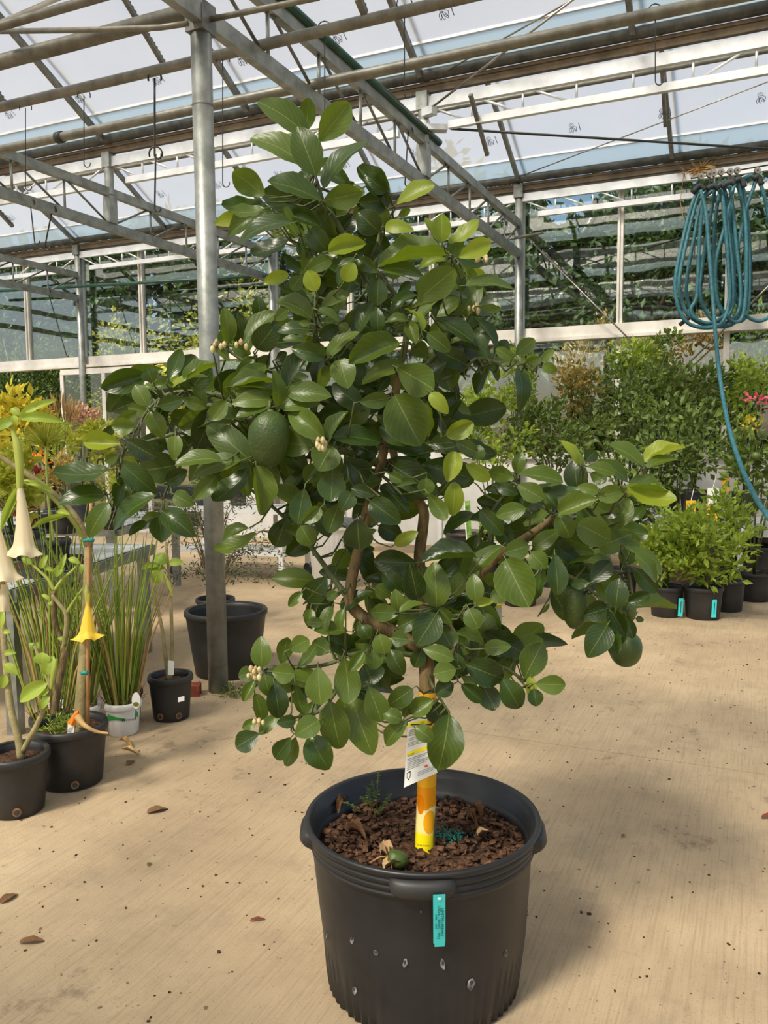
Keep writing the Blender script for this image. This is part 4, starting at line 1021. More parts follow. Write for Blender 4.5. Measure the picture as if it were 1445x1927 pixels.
lm('conifer', (132, 106, 54), (186, 150, 84), .3, (190, 150, 80)); lm('russet', (132, 124, 54), (190, 160, 92), .3, (190, 172, 90))
lm('pink_petal', (200, 60, 90), (230, 110, 130), .3, (230, 100, 120)); lm('reed', (92, 122, 34), (156, 172, 66), .15, (160, 176, 60)); lm('straw', (150, 116, 64), (196, 158, 100), .15, (200, 160, 90))
M['trumpet_white'] = leaf_mat('trumpet_white', (226, 214, 176), (240, 228, 196), (210, 206, 150), .55, .35, (244, 232, 200), False)
M['trumpet_yellow'] = leaf_mat('trumpet_yellow', (240, 196, 40), (250, 222, 80), (230, 200, 60), .5, .35, (250, 220, 70), False)
M['calyx'] = leaf_mat('calyx', (140, 158, 60), (184, 192, 92), (180, 190, 90), .5, .3, (190, 200, 80), False)
M['bru_leaf'] = leaf_mat('bru_leaf', (112, 146, 42), (170, 190, 74), (200, 210, 110), .5, .38, (190, 206, 70))
LBR = [leaf_mesh('leaf', M['bru_leaf'], sh, fo, cu, .02, tw) for sh, fo, cu, tw in (('ell', .2, .5, .1), ('ova', .35, .3, -.1), ('ell', .15, .8, 0))]

def px_leaf(parent, meshes, bx, by, tx, ty, w, d, name='leaf', tilt=0.0):
    B = at_d(bx, by, d); T = at_d(tx, ty, d + tilt); a = unit(T - B); L = np.linalg.norm(T - B)
    v = unit(CAM - B); n = unit(v - a*np.dot(v, a)); n = unit(n + np.array([0, 0, .35])); n = unit(n - a*np.dot(n, a)); x = np.cross(a, n); W = w*d/FPX
    Mx = Matrix(((x[0]*W, a[0]*L, n[0]*L, B[0]), (x[1]*W, a[1]*L, n[1]*L, B[1]), (x[2]*W, a[2]*L, n[2]*L, B[2]), (0, 0, 0, 1)))
    return place(name, random.choice(meshes)[0], Mx, parent)
def px_stem(parent, pts, r0, r1, m='stem_green', name='stem', n=8):
    P = catmull([at_d(*p) for p in pts], 4)
    return MB().tube(P, list(np.linspace(r0, r1, len(P))), n).build(name, M[m], parent, True)
def px_flower(parent, pts, rad, m, name='flower', lobes=5, flare=.25):
    """trumpet along pixel points (x,y,d) with radii in metres; the last ring is lobed"""
    P = catmull([at_d(*p) for p in pts], 4); R = np.interp(np.linspace(0, 1, len(P)), np.linspace(0, 1, len(rad)), rad)
    b = MB(); n = 30; V = []; F = []
    for i, p in enumerate(P):
        t = unit(P[min(i+1, len(P)-1)] - P[max(i-1, 0)]); s = unit(np.cross(t, CF)); u = np.cross(t, s)
        q = i/(len(P)-1)
        for k in range(n):
            a = 6.2832*k/n; lob = max(0, (q - .7)/.3)**2*flare*math.cos(lobes*a)
            r = R[i]*(1 + lob + .04*math.cos(lobes*2*a)*q); V.append(p + r*(math.cos(a)*s + math.sin(a)*u) - t*lob*R[i]*.5)
    for i in range(len(P)-1):
        for k in range(n): F.append((i*n+k, i*n+(k+1) % n, (i+1)*n+(k+1) % n, (i+1)*n+k))
    b.add(V, F); return b.build(name, M[m], parent, True)
def tie(parent, x, y, d, w=.03):
    c = at_d(x, y, d); b = MB(); b.tube([c + CR*w*.5, c + np.array([0, 0, .006]), c - CR*w*.5], .008, 8); b.tube([c, c + CR*w*.4 + CU*.012], [.004, .007], 6); b.build('green_tie', M['green_tie'], parent, True)

# ------------------------------------------------------------------ pots on the left
PA = pot_at((-2.76, 2.40, 0), .130, .105, .25, 'black nursery pot cut by the left edge, holding a forked stem', holes=(-.75,))
PB = pot_at((-2.77, 2.71, 0), .158, .132, .27, 'wide black nursery pot with the yellow trumpet plant', holes=(-.7,))
PS = pot_at((-2.91, 3.58, 0), .116, .096, .24, 'medium black nursery pot with white sticker beside the big empty pot', holes=(-.5, -1.5))
M['potgrey'] = mat('printed_white_pot', (214, 212, 206), (232, 230, 226), .5, 0, .4, 5)
PW = pot_at((-2.99, 3.29, 0), .092, .076, .17, 'white printed pot with dense reeds, nearest of the white pots', 'printed_pot', 'potgrey')
PW2 = pot_at((-3.14, 3.16, 0), .090, .076, .17, 'white printed pot with reeds, half hidden behind the trumpet stem', 'printed_pot', 'potgrey')
PW3 = pot_at((-3.36, 3.22, 0), .088, .074, .17, 'white printed pot furthest left, mostly hidden by stems', 'printed_pot', 'potgrey')
PC2 = pot_at((-3.03, 2.86, 0), .100, .085, .22, 'black nursery pot squeezed behind the trumpet plant pot')
PB2 = pot_at((-3.10, 3.46, 0), .070, .058, .17, 'small black pot hidden behind the reeds pot')
BIG = pot_at((-3.14, 4.44, 0), .262, .205, .42, 'big empty black plastic pot standing behind the thick column', soil=False)
# green print on the white pots
M['green_ink'] = mat('green_ink', (44, 150, 64), None, .5)
def arc_patch(parent, c, r0, r1, h, a0, a1, z0, z1, m, name):
    V = []; F = []; n = 10
    for i in range(n + 1):
        a = a0 + (a1 - a0)*i/n; q = i/n
        for z in (z0 + (z1 - z0)*.25*math.sin(3*q), z1 - (z1 - z0)*.6*q):
            r = r0 + (r1 - r0)*z/h + .0025; V.append((c[0]+r*math.cos(a), c[1]+r*math.sin(a), z))
    for i in range(n): F.append((2*i, 2*i+2, 2*i+3, 2*i+1))
    MB().add(V, F).build(name, m, parent, True)
camdir = math.atan2(-3.29, 2.99)
for t, c in ((PW, (-2.99, 3.29)), (PW2, (-3.14, 3.16)), (PW3, (-3.36, 3.22))):
    arc_patch(t, c, .076, .092, .17, camdir - 1.0, camdir + .1, .085, .125, M['green_ink'], 'green_swoosh')
    a = camdir + .02; e = np.array([-math.sin(a), math.cos(a), 0]); p = np.array([c[0] + .0885*math.cos(a), c[1] + .0885*math.sin(a), .088])
    lettering('Winners', .022, p - e*.012 + np.array([math.cos(a), math.sin(a), 0])*.004, e, (0, 0, 1), M['ink'], t)
arc_patch(PW, (-2.99, 3.29), .076, .092, .17, camdir + .75, camdir + 1.05, .08, .14, M['green_ink'], 'green_swoosh')
# labels on pots
def sticker(parent, x, y, w, h, d, m='white_tag', name='sticker'):
    c = at_d(x, y, d); k = d/FPX; MB().slab([c - CR*w*k/2 - CU*h*k/2, c + CR*w*k/2 - CU*h*k/2 + CU*.008, c + CR*w*k/2 + CU*h*k/2 + CU*.008, c - CR*w*k/2 + CU*h*k/2], -CF, .001).build(name, M[m], parent)
sticker(PS, 341, 1317, 12, 9, 4.38)

# plant A: forked stem at the left edge
pa = thing('trumpet_shrub', 'forked pale stem with yellow-green leaves in the leftmost pot', 'plant', (-2.76, 2.40, .22))
px_stem(pa, [(40, 1428, 3.42), (34, 1388, 3.42), (22, 1340, 3.42), (12, 1260, 3.42), (6, 1180, 3.45), (4, 1080, 3.48), (0, 1000, 3.5)], .017, .010)
px_stem(pa, [(42, 1415, 3.42), (60, 1382, 3.4), (80, 1340, 3.38), (93, 1300, 3.36), (92, 1262, 3.36), (76, 1240, 3.36), (65, 1215, 3.36)], .013, .006)
for q in ((90, 1285, 35, 1320, 30, 3.34), (85, 1270, 100, 1235, 26, 3.34), (78, 1250, 80, 1228, 30, 3.33), (92, 1300, 70, 1308, 14, 3.33), (94, 1310, 74, 1335, 16, 3.33), (8, 1250, 32, 1270, 18, 3.4), (10, 1270, 2, 1295, 20, 3.4), (8, 1230, 30, 1228, 12, 3.4), (8, 1150, -10, 1190, 20, 3.4), (6, 1190, 20, 1188, 10, 3.4)):
    px_leaf(pa, LBR, *q[:5], q[5])
px_flower(pa, [(106, 1240, 3.34), (102, 1262, 3.34), (96, 1296, 3.34)], [.006, .014, .006], 'calyx', 'flower_bud', flare=0)
# plant B: staked stem with hanging trumpets
pbp = thing('trumpet_shrub', 'staked angel trumpet plant with white and yellow hanging trumpet flowers', 'plant', (-2.77, 2.71, .24))
px_stem(pbp, [(150, 1385, 3.66), (152, 1330, 3.66), (158, 1240, 3.66), (164, 1120, 3.68), (166, 1030, 3.7)], .030, .017)
px_stem(pbp, [(166, 1030, 3.7), (150, 985, 3.68), (118, 945, 3.66), (70, 905, 3.64), (20, 872, 3.62), (-15, 850, 3.6)], .016, .010)
px_stem(pbp, [(165, 1025, 3.7), (140, 985, 3.66), (100, 938, 3.62), (60, 908, 3.6), (45, 905, 3.6)], .010, .006, 'calyx')
px_stem(pbp, [(168, 1030, 3.7), (176, 990, 3.72), (198, 950, 3.74)], .014, .008)
px_stem(pbp, [(-10, 815, 3.5), (15, 800, 3.5), (35, 782, 3.5)], .009, .006, 'calyx')
px_flower(pbp, [(17, 798, 3.5), (26, 818, 3.5), (33, 840, 3.5), (37, 880, 3.5), (37, 925, 3.5)], [.005, .010, .018, .017, .012], 'calyx', 'calyx', flare=0)
px_flower(pbp, [(37, 915, 3.5), (40, 945, 3.5), (44, 990, 3.5), (45, 1025, 3.5), (45, 1046, 3.5)], [.011, .020, .030, .042, .066], 'trumpet_white', 'flower', 5, .22)
px_flower(pbp, [(-6, 990, 3.46), (-2, 1030, 3.46), (4, 1070, 3.46), (8, 1096, 3.46)], [.012, .028, .046, .068], 'trumpet_white', 'flower', 5, .22)
px_flower(pbp, [(8, 1100, 3.46), (8, 1125, 3.46), (8, 1150, 3.46)], [.012, .02, .022], 'trumpet_white', 'flower', 5, .2)
px_flower(pbp, [(163, 1104, 3.60), (165, 1118, 3.60), (165, 1140, 3.60), (165, 1165, 3.60), (165, 1190, 3.60), (166, 1202, 3.60)], [.006, .011, .009, .022, .035, .058], 'trumpet_yellow', 'flower', 5, .3)
px_flower(pbp, [(163, 1100, 3.60), (164, 1115, 3.60), (165, 1138, 3.60)], [.005, .012, .009], 'calyx', 'calyx', flare=0)
for q in ((38, 785, 103, 750, 16, 3.5), (38, 788, 118, 792, 20, 3.48), (36, 780, 20, 768, 16, 3.5), (30, 790, -10, 808, 20, 3.5), (40, 912, 0, 1000, 16, 3.52), (130, 970, 55, 995, 12, 3.62), (100, 925, 42, 905, 12, 3.6), (132, 968, 105, 962, 10, 3.62), (24, 782, 30, 800, 14, 3.48)):
    px_leaf(pbp, LBR, *q[:5], q[5])
tie(pbp, 167, 1018, 3.64, .045); tie(pbp, 159, 1268, 3.60, .03)
MB().tube([at_d(166, 1372, 3.64), at_d(165, 1200, 3.65), at_d(168, 1000, 3.66), at_d(172, 935, 3.67)], .008, 8).build('bamboo_stake', M['bamboo'], pbp, True)
# plant tag, spent flower and weeds in pot B
k = thing('plant_label', 'small white plant label with orange top in the trumpet plant pot', 'label', tuple(at_d(132, 1390, 3.58)))
P = [at_d(x, y, 3.58) for x, y in ((125, 1391), (137, 1391), (141, 1362), (128, 1361))]; MB().slab(P, -CF, .001).build('card', M['white_tag'], k)
for q in range(4):
    e = P[0] + (P[1]-P[0])*(.25 + .17*q); MB().slab([p - CF*.0014 for p in (e, e + (P[1]-P[0])*.07, e + (P[1]-P[0])*.07 + (P[3]-P[0])*.75, e + (P[3]-P[0])*.75)], -CF, .0002).build('print_line', M['grey_ink'], k)
px_flower(k, [(148, 1338, 3.57), (143, 1345, 3.57), (134, 1362, 3.57)], [.006, .012, .016], 'orange_petal', 'dried_bloom', flare=.3)
o = thing('spent_flower', 'dried pale trumpet flower lying over the rim of the trumpet plant pot', 'flower', tuple(at_d(150, 1360, 3.54)))
px_flower(o, [(146, 1348, 3.55), (158, 1364, 3.53), (180, 1376, 3.51), (204, 1380, 3.50)], [.016, .010, .007, .004], 'straw', 'withered_tube', flare=.1)
wp = ell_pts((-2.79, 2.68, .26), (.13, .13, .05), 220, .2)[0]; V, F = leaf_cloud(wp, RNG.normal(size=(220, 3)) + np.array([0, 0, .8]), RNG.uniform(.02, .06, 220), .12)
w_ = thing('grass_weeds', 'thin grassy weeds growing in the trumpet plant pot', 'weeds', (-2.77, 2.71, .24)); cloud_obj('blades', V, F, M['reed'], w_)

# plant C: brown-stemmed shrub behind
pc = thing('branching_shrub', 'brown-stemmed shrub with bare forks behind the trumpet plant', 'plant', (-3.03, 2.86, .19))
px_stem(pc, [(104, 1350, 3.85), (106, 1310, 3.85), (116, 1260, 3.85), (122, 1215, 3.85), (105, 1180, 3.85), (101, 1130, 3.85), (102, 1112, 3.85)], .019, .012, 'trunk')
px_stem(pc, [(118, 1225, 3.85), (124, 1190, 3.84), (124, 1155, 3.83), (110, 1135, 3.83), (98, 1120, 3.83)], .013, .008)
px_stem(pc, [(102, 1112, 3.85), (92, 1092, 3.85), (76, 1076, 3.85), (60, 1062, 3.85)], .009, .005, 'calyx')
px_stem(pc, [(102, 1112, 3.85), (118, 1090, 3.85), (135, 1075, 3.85), (150, 1060, 3.85)], .009, .005, 'calyx')
px_stem(pc, [(124, 1156, 3.83), (140, 1130, 3.83), (158, 1105, 3.83)], .008, .005, 'calyx')
px_stem(pc, [(95, 1295, 3.8), (85, 1270, 3.8), (72, 1240, 3.8), (66, 1220, 3.8)], .007, .004, 'calyx')
for q in ((60, 1062, 40, 1050, 12, 3.84), (76, 1070, 88, 1045, 12, 3.84), (150, 1060, 128, 1050, 12, 3.84), (152, 1062, 165, 1090, 16, 3.84), (104, 1085, 118, 1060, 16, 3.84), (108, 1080, 122, 1068, 12, 3.84), (102, 1075, 80, 1068, 9, 3.84), (95, 1130, 78, 1118, 8, 3.84), (66, 1222, 55, 1210, 12, 3.8), (66, 1222, 70, 1208, 12, 3.8), (122, 1205, 108, 1200, 8, 3.8), (100, 1140, 90, 1132, 8, 3.84), (150, 1130, 145, 1115, 8, 3.83), (112, 1076, 124, 1042, 10, 3.84)):
    px_leaf(pc, LBR, *q[:5], q[5])

# reeds
def reeds(name, label, c, R, n, h0, h1, spread, mix=.2, z0=.15):
    t = thing(name, label, 'plant', (c[0], c[1], z0))
    for key, nn in (('reed', int(n*(1-mix))), ('straw', int(n*mix))):
        b = MB()
        for _ in range(nn):
            a = RNG.uniform(0, 6.28); r = R*math.sqrt(RNG.random()); h = RNG.uniform(h0, h1)*(1 if key == 'reed' else .75)
            p = np.array([c[0]+r*math.cos(a), c[1]+r*math.sin(a), z0]); d = np.array([math.cos(a)*r/R, math.sin(a)*r/R, 0])*spread*h + RNG.normal(size=3)*np.array([.05, .05, 0])*h
            q = RNG.uniform(.003, .0064)
            b.tube([p, p + d*.35 + np.array([0, 0, h*.5]), p + d*.95 + np.array([0, 0, h*.96])], [q, q*.9, q*.3], 4, False)
        tag(b.build('blades', M[key], t, True), None, None, None, 'stuff')
    b = MB()
    for _ in range(70):
        a = RNG.uniform(0, 6.28); r = R*1.05*math.sqrt(RNG.random()); p = np.array([c[0]+r*math.cos(a), c[1]+r*math.sin(a), z0])
        b.tube([p, p + np.array([RNG.normal()*.03, RNG.normal()*.03, RNG.uniform(.03, .10)])], [.003, .001], 4, False)
    tag(b.build('dead_sheaths', M['brown_leaf'], t, True), None, None, None, 'stuff')
reeds('reed_clump', 'upright green reeds in the nearest white pot', (-2.99, 3.29), .075, 72, .55, 1.05, .35)
reeds('reed_clump', 'green reeds in the middle white pot behind the yellow trumpet', (-3.14, 3.16), .075, 58, .5, 1.0, .35, .2)
reeds('reed_clump', 'green reeds rising in the leftmost white pot', (-3.36, 3.22), .075, 44, .6, 1.15, .3, .2)
reeds('reed_clump', 'sparse tall reeds with orange dry bases behind the leftmost pot', (-3.06, 2.88), .08, 34, .5, 1.05, .4, .35, .19)
k = thing('plant_label', 'oval white picture label stuck in the nearest reeds pot', 'label', tuple(at_d(256, 1322, 4.22)))
cc = at_d(256, 1318, 4.22); MB().slab([cc + CR*.022*math.cos(a) + CU*.042*math.sin(a) for a in np.linspace(0, 6.283, 15)[:-1]], -CF, .001).build('card', M['white_tag'], k)
MB().slab([cc + CR*.016*math.cos(a) + CU*(.012*math.sin(a) - .02) - CF*.0015 for a in np.linspace(0, 6.283, 11)[:-1]], -CF, .0003).build('picture', M['tree_yellow'], k)
# plant D: two bare stems
pd_ = thing('trumpet_shrub', 'two bare pale stems topped with few leaves in the stickered pot', 'plant', (-2.91, 3.58, .2))
px_stem(pd_, [(318, 1283, 4.52), (312, 1240, 4.52), (306, 1190, 4.52), (298, 1150, 4.52), (288, 1110, 4.52)], .012, .007)
px_stem(pd_, [(320, 1283, 4.52), (324, 1230, 4.52), (322, 1150, 4.52), (318, 1080, 4.52), (312, 1020, 4.52)], .012, .007)
for q in ((315, 1060, 290, 1045, 24, 4.5), (318, 1060, 345, 1058, 16, 4.5), (312, 1070, 270, 1072, 14, 4.5), (305, 1075, 288, 1098, 24, 4.48), (314, 1058, 300, 1050, 20, 4.5), (310, 1062, 262, 1070, 12, 4.5)):
    px_leaf(pd_, LBR, *q[:5], q[5])
px_flower(pd_, [(308, 1080, 4.48), (318, 1100, 4.48), (325, 1122, 4.48)], [.006, .012, .006], 'calyx', 'flower_bud', flare=0)
k = thing('plant_label', 'white slip label standing in the stickered black pot', 'label', tuple(at_d(322, 1270, 4.46)))
MB().slab([at_d(x, y, 4.46) for x, y in ((316, 1270), (327, 1270), (328, 1244), (316, 1243))], -CF, .001).build('card', M['white_tag'], k)
# brick, column weeds
bk = MB(); bk.box((-3.10, 3.93, .032), (.20, .095, .064), rotz(.5)); tag(bk.build('brick', M['brick']), 'red clay brick on the floor beside the thick column', 'brick')
w_ = thing('weed_patch', 'small green weeds at the foot of the thick column', 'weeds', (-2.86, 4.02, 0))
P, U = ell_pts((-2.84, 4.05, .02), (.16, .08, .03), 260, .1); P[:, 2] = np.abs(P[:, 2] - .0) + .003; V, F = leaf_cloud(P, U + np.array([0, 0, .4]), RNG.uniform(.01, .025, 260), .6); cloud_obj('foliage', V, F, M['tree_mid'], w_)
for q in range(4): MB().tube([(-2.86 + .05*q, 4.04, .001), (-2.88 + .05*q, 4.03, .03)], .002, 5).build('stem', M['twig'], w_)
# loose items in the big pot
k = thing('green_scrap', 'scrap of green tie inside the big empty pot', 'tie', (-3.2, 4.45, .05)); MB().tube([at_d(366, 1168, 5.25), at_d(374, 1164, 5.27), at_d(381, 1170, 5.25)], .012, 6).build('band', M['green_tie'], k)

# ------------------------------------------------------------------ left benches
def perforated(b, o, ex, ey, nx, ny, w, h, z, t):
    """tray top with square holes: crossing slats leave the gaps"""
    for i in range(nx + 1):
        p = o + ex*(w*i/nx); q = p + ey*h; b.bar((p[0], p[1], z), (q[0], q[1], z), w/nx*.55, t)
    for j in range(ny + 1):
        p = o + ey*(h*j/ny); q = p + ex*w; b.bar((p[0], p[1], z - .001), (q[0], q[1], z - .001), h/ny*.55, t)
def bench(label, o, ex, ey, w, h, z, holes, m='steel', top='alu'):
    o = np.array([o[0], o[1], 0.0]); ex = unit(np.array(list(ex) + [0.0])); ey = unit(np.array(list(ey) + [0.0]))
    t = thing('plant_bench', label, 'bench', tuple(o))
    b = MB(); perforated(b, o, ex, ey, holes[0], holes[1], w, h, z, .012); b.build('perforated_top', M[top], t)
    cs = [o, o + ex*w, o + ex*w + ey*h, o + ey*h]
    for i in range(4):
        a, c = cs[i], cs[(i+1) % 4]; MB().bar((a[0], a[1], z - .03), (c[0], c[1], z - .03), .05, .07).build('edge_rail', M[m], t)
        MB().box((a[0] + (cs[(i+2) % 4]-a)[0]*.03, a[1] + (cs[(i+2) % 4]-a)[1]*.03, (z-.06)/2), (.065, .065, z - .06), rotz(math.atan2(ex[1], ex[0]))).build('leg', M[m], t)
    return t
dd = unit(np.array([-.47, 1.52])); pp = np.array([-dd[1], dd[0]])
bench('galvanised bench with perforated top behind the reeds at left', (-3.44, 3.02), dd, pp, 1.78, 1.5, .77, (34, 28))
bench('second perforated bench further back at left, crowded with plants', (-5.0, 5.5), (-.30, .95), (-.95, -.30), 1.6, 2.2, .77, (20, 26))
tr = thing('seed_tray', 'flat black tray on the near left bench', 'tray', (-3.75, 3.6, .78)); MB().box((-3.78, 3.55, .80), (.30, .62, .045), rotz(.3)).build('tray_body', M['black_plastic2'], tr); MB().box((-3.78, 3.55, .823), (.27, .59, .006), rotz(.3)).build('tray_soil', M['soil'], tr)

# plants on the left benches (each in its own pot)
def bench_plant(px, py, d, w, h, n, size, m, label, name='bench_plant', wr=.55, up=.6, clump=0, potr=.10, zb=.785, group=None, pot_label=None, stems=5):
    c = at_d(px, py, d); rx = w*d/FPX/2; rz = h*d/FPX/2
    base = np.array([c[0], c[1], zb])
    pot_at(base, potr, potr*.8, .16, pot_label or ('black pot of the ' + label), group=None)
    return bush(name, label, 'plant', base + np.array([0, 0, .13]), c, (rx, rx, rz), n, size, m, group, stems=stems, wr=wr, up=up, clump=clump)
bench_plant(25, 800, 5.6, 120, 130, 420, .085, 'yellow_leaf', 'tall yellow-leaved coleus at the left edge', 'coleus', .6, .6, 12, pot_label='black pot under the tall yellow coleus')
bench_plant(20, 905, 5.2, 120, 120, 480, .075, 'lime_leaf', 'lime green coleus low at the left edge', 'coleus', .6, .4, 10, pot_label='black pot under the lime green coleus')
bench_plant(52, 925, 5.4, 70, 110, 240, .06, 'red_leaf', 'dark red coleus behind the white trumpet flower', 'coleus', .5, .3, 8, pot_label='black pot under the dark red coleus')
bench_plant(150, 830, 7.6, 120, 80, 620, .07, 'lime_leaf', 'yellow-green leafy plant in front of the glass door', 'coleus', .6, .6, 14, pot_label='black pot under the yellow-green plant by the door')
bench_plant(70, 868, 6.6, 60, 36, 110, .04, 'orange_petal', 'orange marigold flowers among the left bench plants', 'marigold', .8, .6, 10, pot_label='black pot under the orange marigolds')
bench_plant(100, 815, 7.0, 90, 60, 300, .06, 'citrus_bright', 'bright green plant between marigolds and papyrus', 'leafy_plant', .5, .6, 8, pot_label='black pot under the bright green plant near the papyrus')
bench_plant(210, 900, 6.9, 130, 70, 420, .055, 'tree_yellow', 'olive-yellow trailing plant under the left tree branch', 'leafy_plant', .4, .2, 10, pot_label='black pot under the olive-yellow trailing plant')
bench_plant(118, 885, 6.6, 60, 70, 240, .06, 'russet', 'bronze leafed plant beside the papyrus stem', 'leafy_plant', .5, .4, 6, pot_label='black pot under the bronze leafed plant')
bench_plant(160, 782, 10.4, 56, 34, 420, .06, 'hydrangea', 'dried brown hydrangea heads in front of the glass door', 'dried_hydrangea', .7, .3, 9, potr=.2, zb=0.0, pot_label='black pot under the dried hydrangea', stems=9)
bench_plant(118, 800, 8.6, 50, 80, 90, .2, 'straw', 'thin dry grass tuft left of the glass door', 'dry_grass', .06, 2.2, 0, potr=.12, zb=0.0, pot_label='black pot under the dry grass tuft', stems=6)
# papyrus
pyr = thing('papyrus', 'papyrus with a starburst of thin yellow-green rays on a tall stem', 'plant', tuple(at_d(104, 1090, 5.0)))
pot_at(tuple(at_d(106, 1100, 5.0) * np.array([1, 1, 0]) + np.array([0, 0, .785])), .09, .075, .15, 'black pot under the papyrus')
px_stem(pyr, [(107, 1070, 5.0), (98, 1000, 5.0), (90, 930, 5.0), (86, 842, 5.0)], .010, .007, 'calyx')
hd = at_d(86, 840, 5.0); b = MB()
for _ in range(120):
    v = RNG.normal(size=3); v[2] = abs(v[2])*1.3 + .25; v = unit(v); L = RNG.uniform(.14, .27); b.tube([hd, hd + v*L*.6, hd + v*L + np.array([0, 0, -.03*RNG.random()])], [.0022, .0018, .0008], 4, False)
tag(b.build('rays', M['lime_leaf'], pyr, True), None, None, None, 'stuff')
k = thing('red_flower', 'tiny red flower above the bench corner post', 'flower', tuple(at_d(269, 1043, 6.2))); px_flower(k, [(268, 1052, 6.2), (269, 1046, 6.2), (270, 1038, 6.2)], [.004, .012, .022], 'red_leaf', 'petals')
MB().tube([at_d(268, 1052, 6.2), at_d(262, 1120, 6.2), at_d(255, 1230, 6.0)], .003, 5).build('stalk', M['reed'], k)
# ------------------------------------------------------------------ white cart, bin, shrub behind the column
t = thing('white_cart', 'white wheeled cart table seen behind the thick column', 'cart', (-5.3, 7.7, 0))
MB().box((-5.25, 7.75, .76), (1.5, .62, .05)).build('table_top', M['white_paint'], t)
MB().box((-5.25, 7.75, .30), (1.46, .58, .035)).build('lower_shelf', M['white_paint'], t)
for x in (-5.95, -4.56):
    for y in (7.47, 8.03):
        MB().box((x, y, .44), (.05, .05, .62)).build('leg', M['white_paint'], t)
        w = thing('caster', None, None, (x, y, 0)); w.parent = t; w.location = (x + 5.3, y - 7.7, 0); ORIGIN[w] = (x, y, 0)
        b = MB(); b.tube([(x - .02, y, .075), (x + .02, y, .075)], .075, 18); b.build('wheel', M['rubber'], w, False)
        MB().box((x, y, .125), (.06, .03, .05)).build('fork', M['steel'], w)
for k_, (x, y, rt, h, lb) in enumerate(((-5.7, 7.7, .11, .2, 'left black pot on the white cart'), (-5.3, 7.78, .10, .18, 'middle black pot on the white cart'), (-4.9, 7.7, .11, .2, 'right black pot on the white cart'))):
    pot_at((x, y, .786), rt, rt*.82, h, lb)
    bush('seedling', ('left', 'middle', 'right')[k_] + ' small leafy plant on the white cart', 'plant', (x, y, .95), (x, y, 1.08), (.16, .16, .14), 160, .06, ('tree_mid', 'tree_yellow', 'citrus_far')[k_], stems=4, clump=5)
t = thing('waste_bin', 'pale ribbed bin standing behind the tree trunk', 'bin', (-3.98, 7.55, 0))
MB().lathe([(.20, 0), (.215, .01), (.255, .55), (.27, .60), (.285, .60), (.285, .64), (.26, .645)], (-3.98, 7.55, 0), 96, lambda r, z, a, i: r + (.006*math.sin(a*32) if i in (1, 2) else 0)).build('bin_body', M['white_paint'], t, True)
MB().lathe([(.29, .64), (.295, .66), (.22, .70), (.001, .71)], (-3.98, 7.55, 0), 40).build('lid', M['steel_dark'], t, True)
c = at_d(402, 1010, 6.6); base = np.array([c[0], c[1], 0.0])
pot_at(base, .15, .12, .26, 'black pot of the dark wispy shrub behind the thick column')
t = thing('olive_shrub', 'dark wispy small-leaved shrub arching behind the thick column', 'plant', tuple(base + np.array([0, 0, .22])))
PP = []; DD_ = []
for k_ in range(26):
    a = RNG.uniform(0, 6.28); L = RNG.uniform(.35, .75); e = base + np.array([math.cos(a)*L*.95, math.sin(a)*L*.95, .22 + RNG.uniform(.15, .95)])
    pts = catmull([base + np.array([0, 0, .22]), base + (e - base)*np.array([.35, .35, .8]) + np.array([0, 0, .12]), e], 5)
    MB().tube(pts, list(np.linspace(.006, .002, len(pts))), 5).build('branch', M['trunk'], t, True)
    for p in pts[4:]:
        for _ in range(11): PP.append(p + RNG.normal(size=3)*.03); DD_.append(RNG.normal(size=3))
V, F = leaf_cloud(np.array(PP), np.array(DD_), RNG.uniform(.025, .05, len(PP)), .3); cloud_obj('foliage', V, F, M['olive_leaf'], t)

# ------------------------------------------------------------------ middle: pot with green picture tag, benches behind
pot_at((-3.02, 9.05, .10), .27, .23, .34, 'wide grey-black pot behind the tree, holding a green picture tag', m='black_plastic2')
t = thing('pallet_block', 'low wooden pallet under the wide pot behind the tree', 'pallet', (-3.02, 9.05, 0))
for y in (8.85, 9.05, 9.25): MB().box((-3.02, y, .085), (.62, .11, .025)).build('plank', M['wood'], t)
for x in (-3.25, -2.79): MB().box((x, 9.05, .036), (.08, .5, .072)).build('runner', M['wood'], t)
P = [at_d(x, y, 9.28) for x, y in ((877, 1018), (888, 1018), (884, 942), (872, 944))]
t = thing('picture_tag', 'tall green printed picture tag standing in the wide pot behind the tree', 'tag', tuple(P[0]))
M['tag_green'] = mat('green_picture', (44, 104, 44), (150, 178, 60), .4, 0, .5, 14); M['tag_orange'] = mat('orange_picture', (226, 136, 24), (246, 204, 60), .4, 0, .5, 14)
MB().slab(P, -CF, .004).build('card', M['tag_green'], t); MB().slab([P[0], P[0] + (P[1]-P[0])*.18, P[3] + (P[2]-P[3])*.18, P[3]], -CF, .006).build('white_edge', M['white_tag'], t)
bush('young_citrus', 'small bright citrus seedling in the wide pot behind the tree', 'plant', (-2.92, 9.05, .41), at_d(925, 1000, 9.2), (.22, .2, .2), 120, .09, 'citrus_bright', stems=3, clump=5)

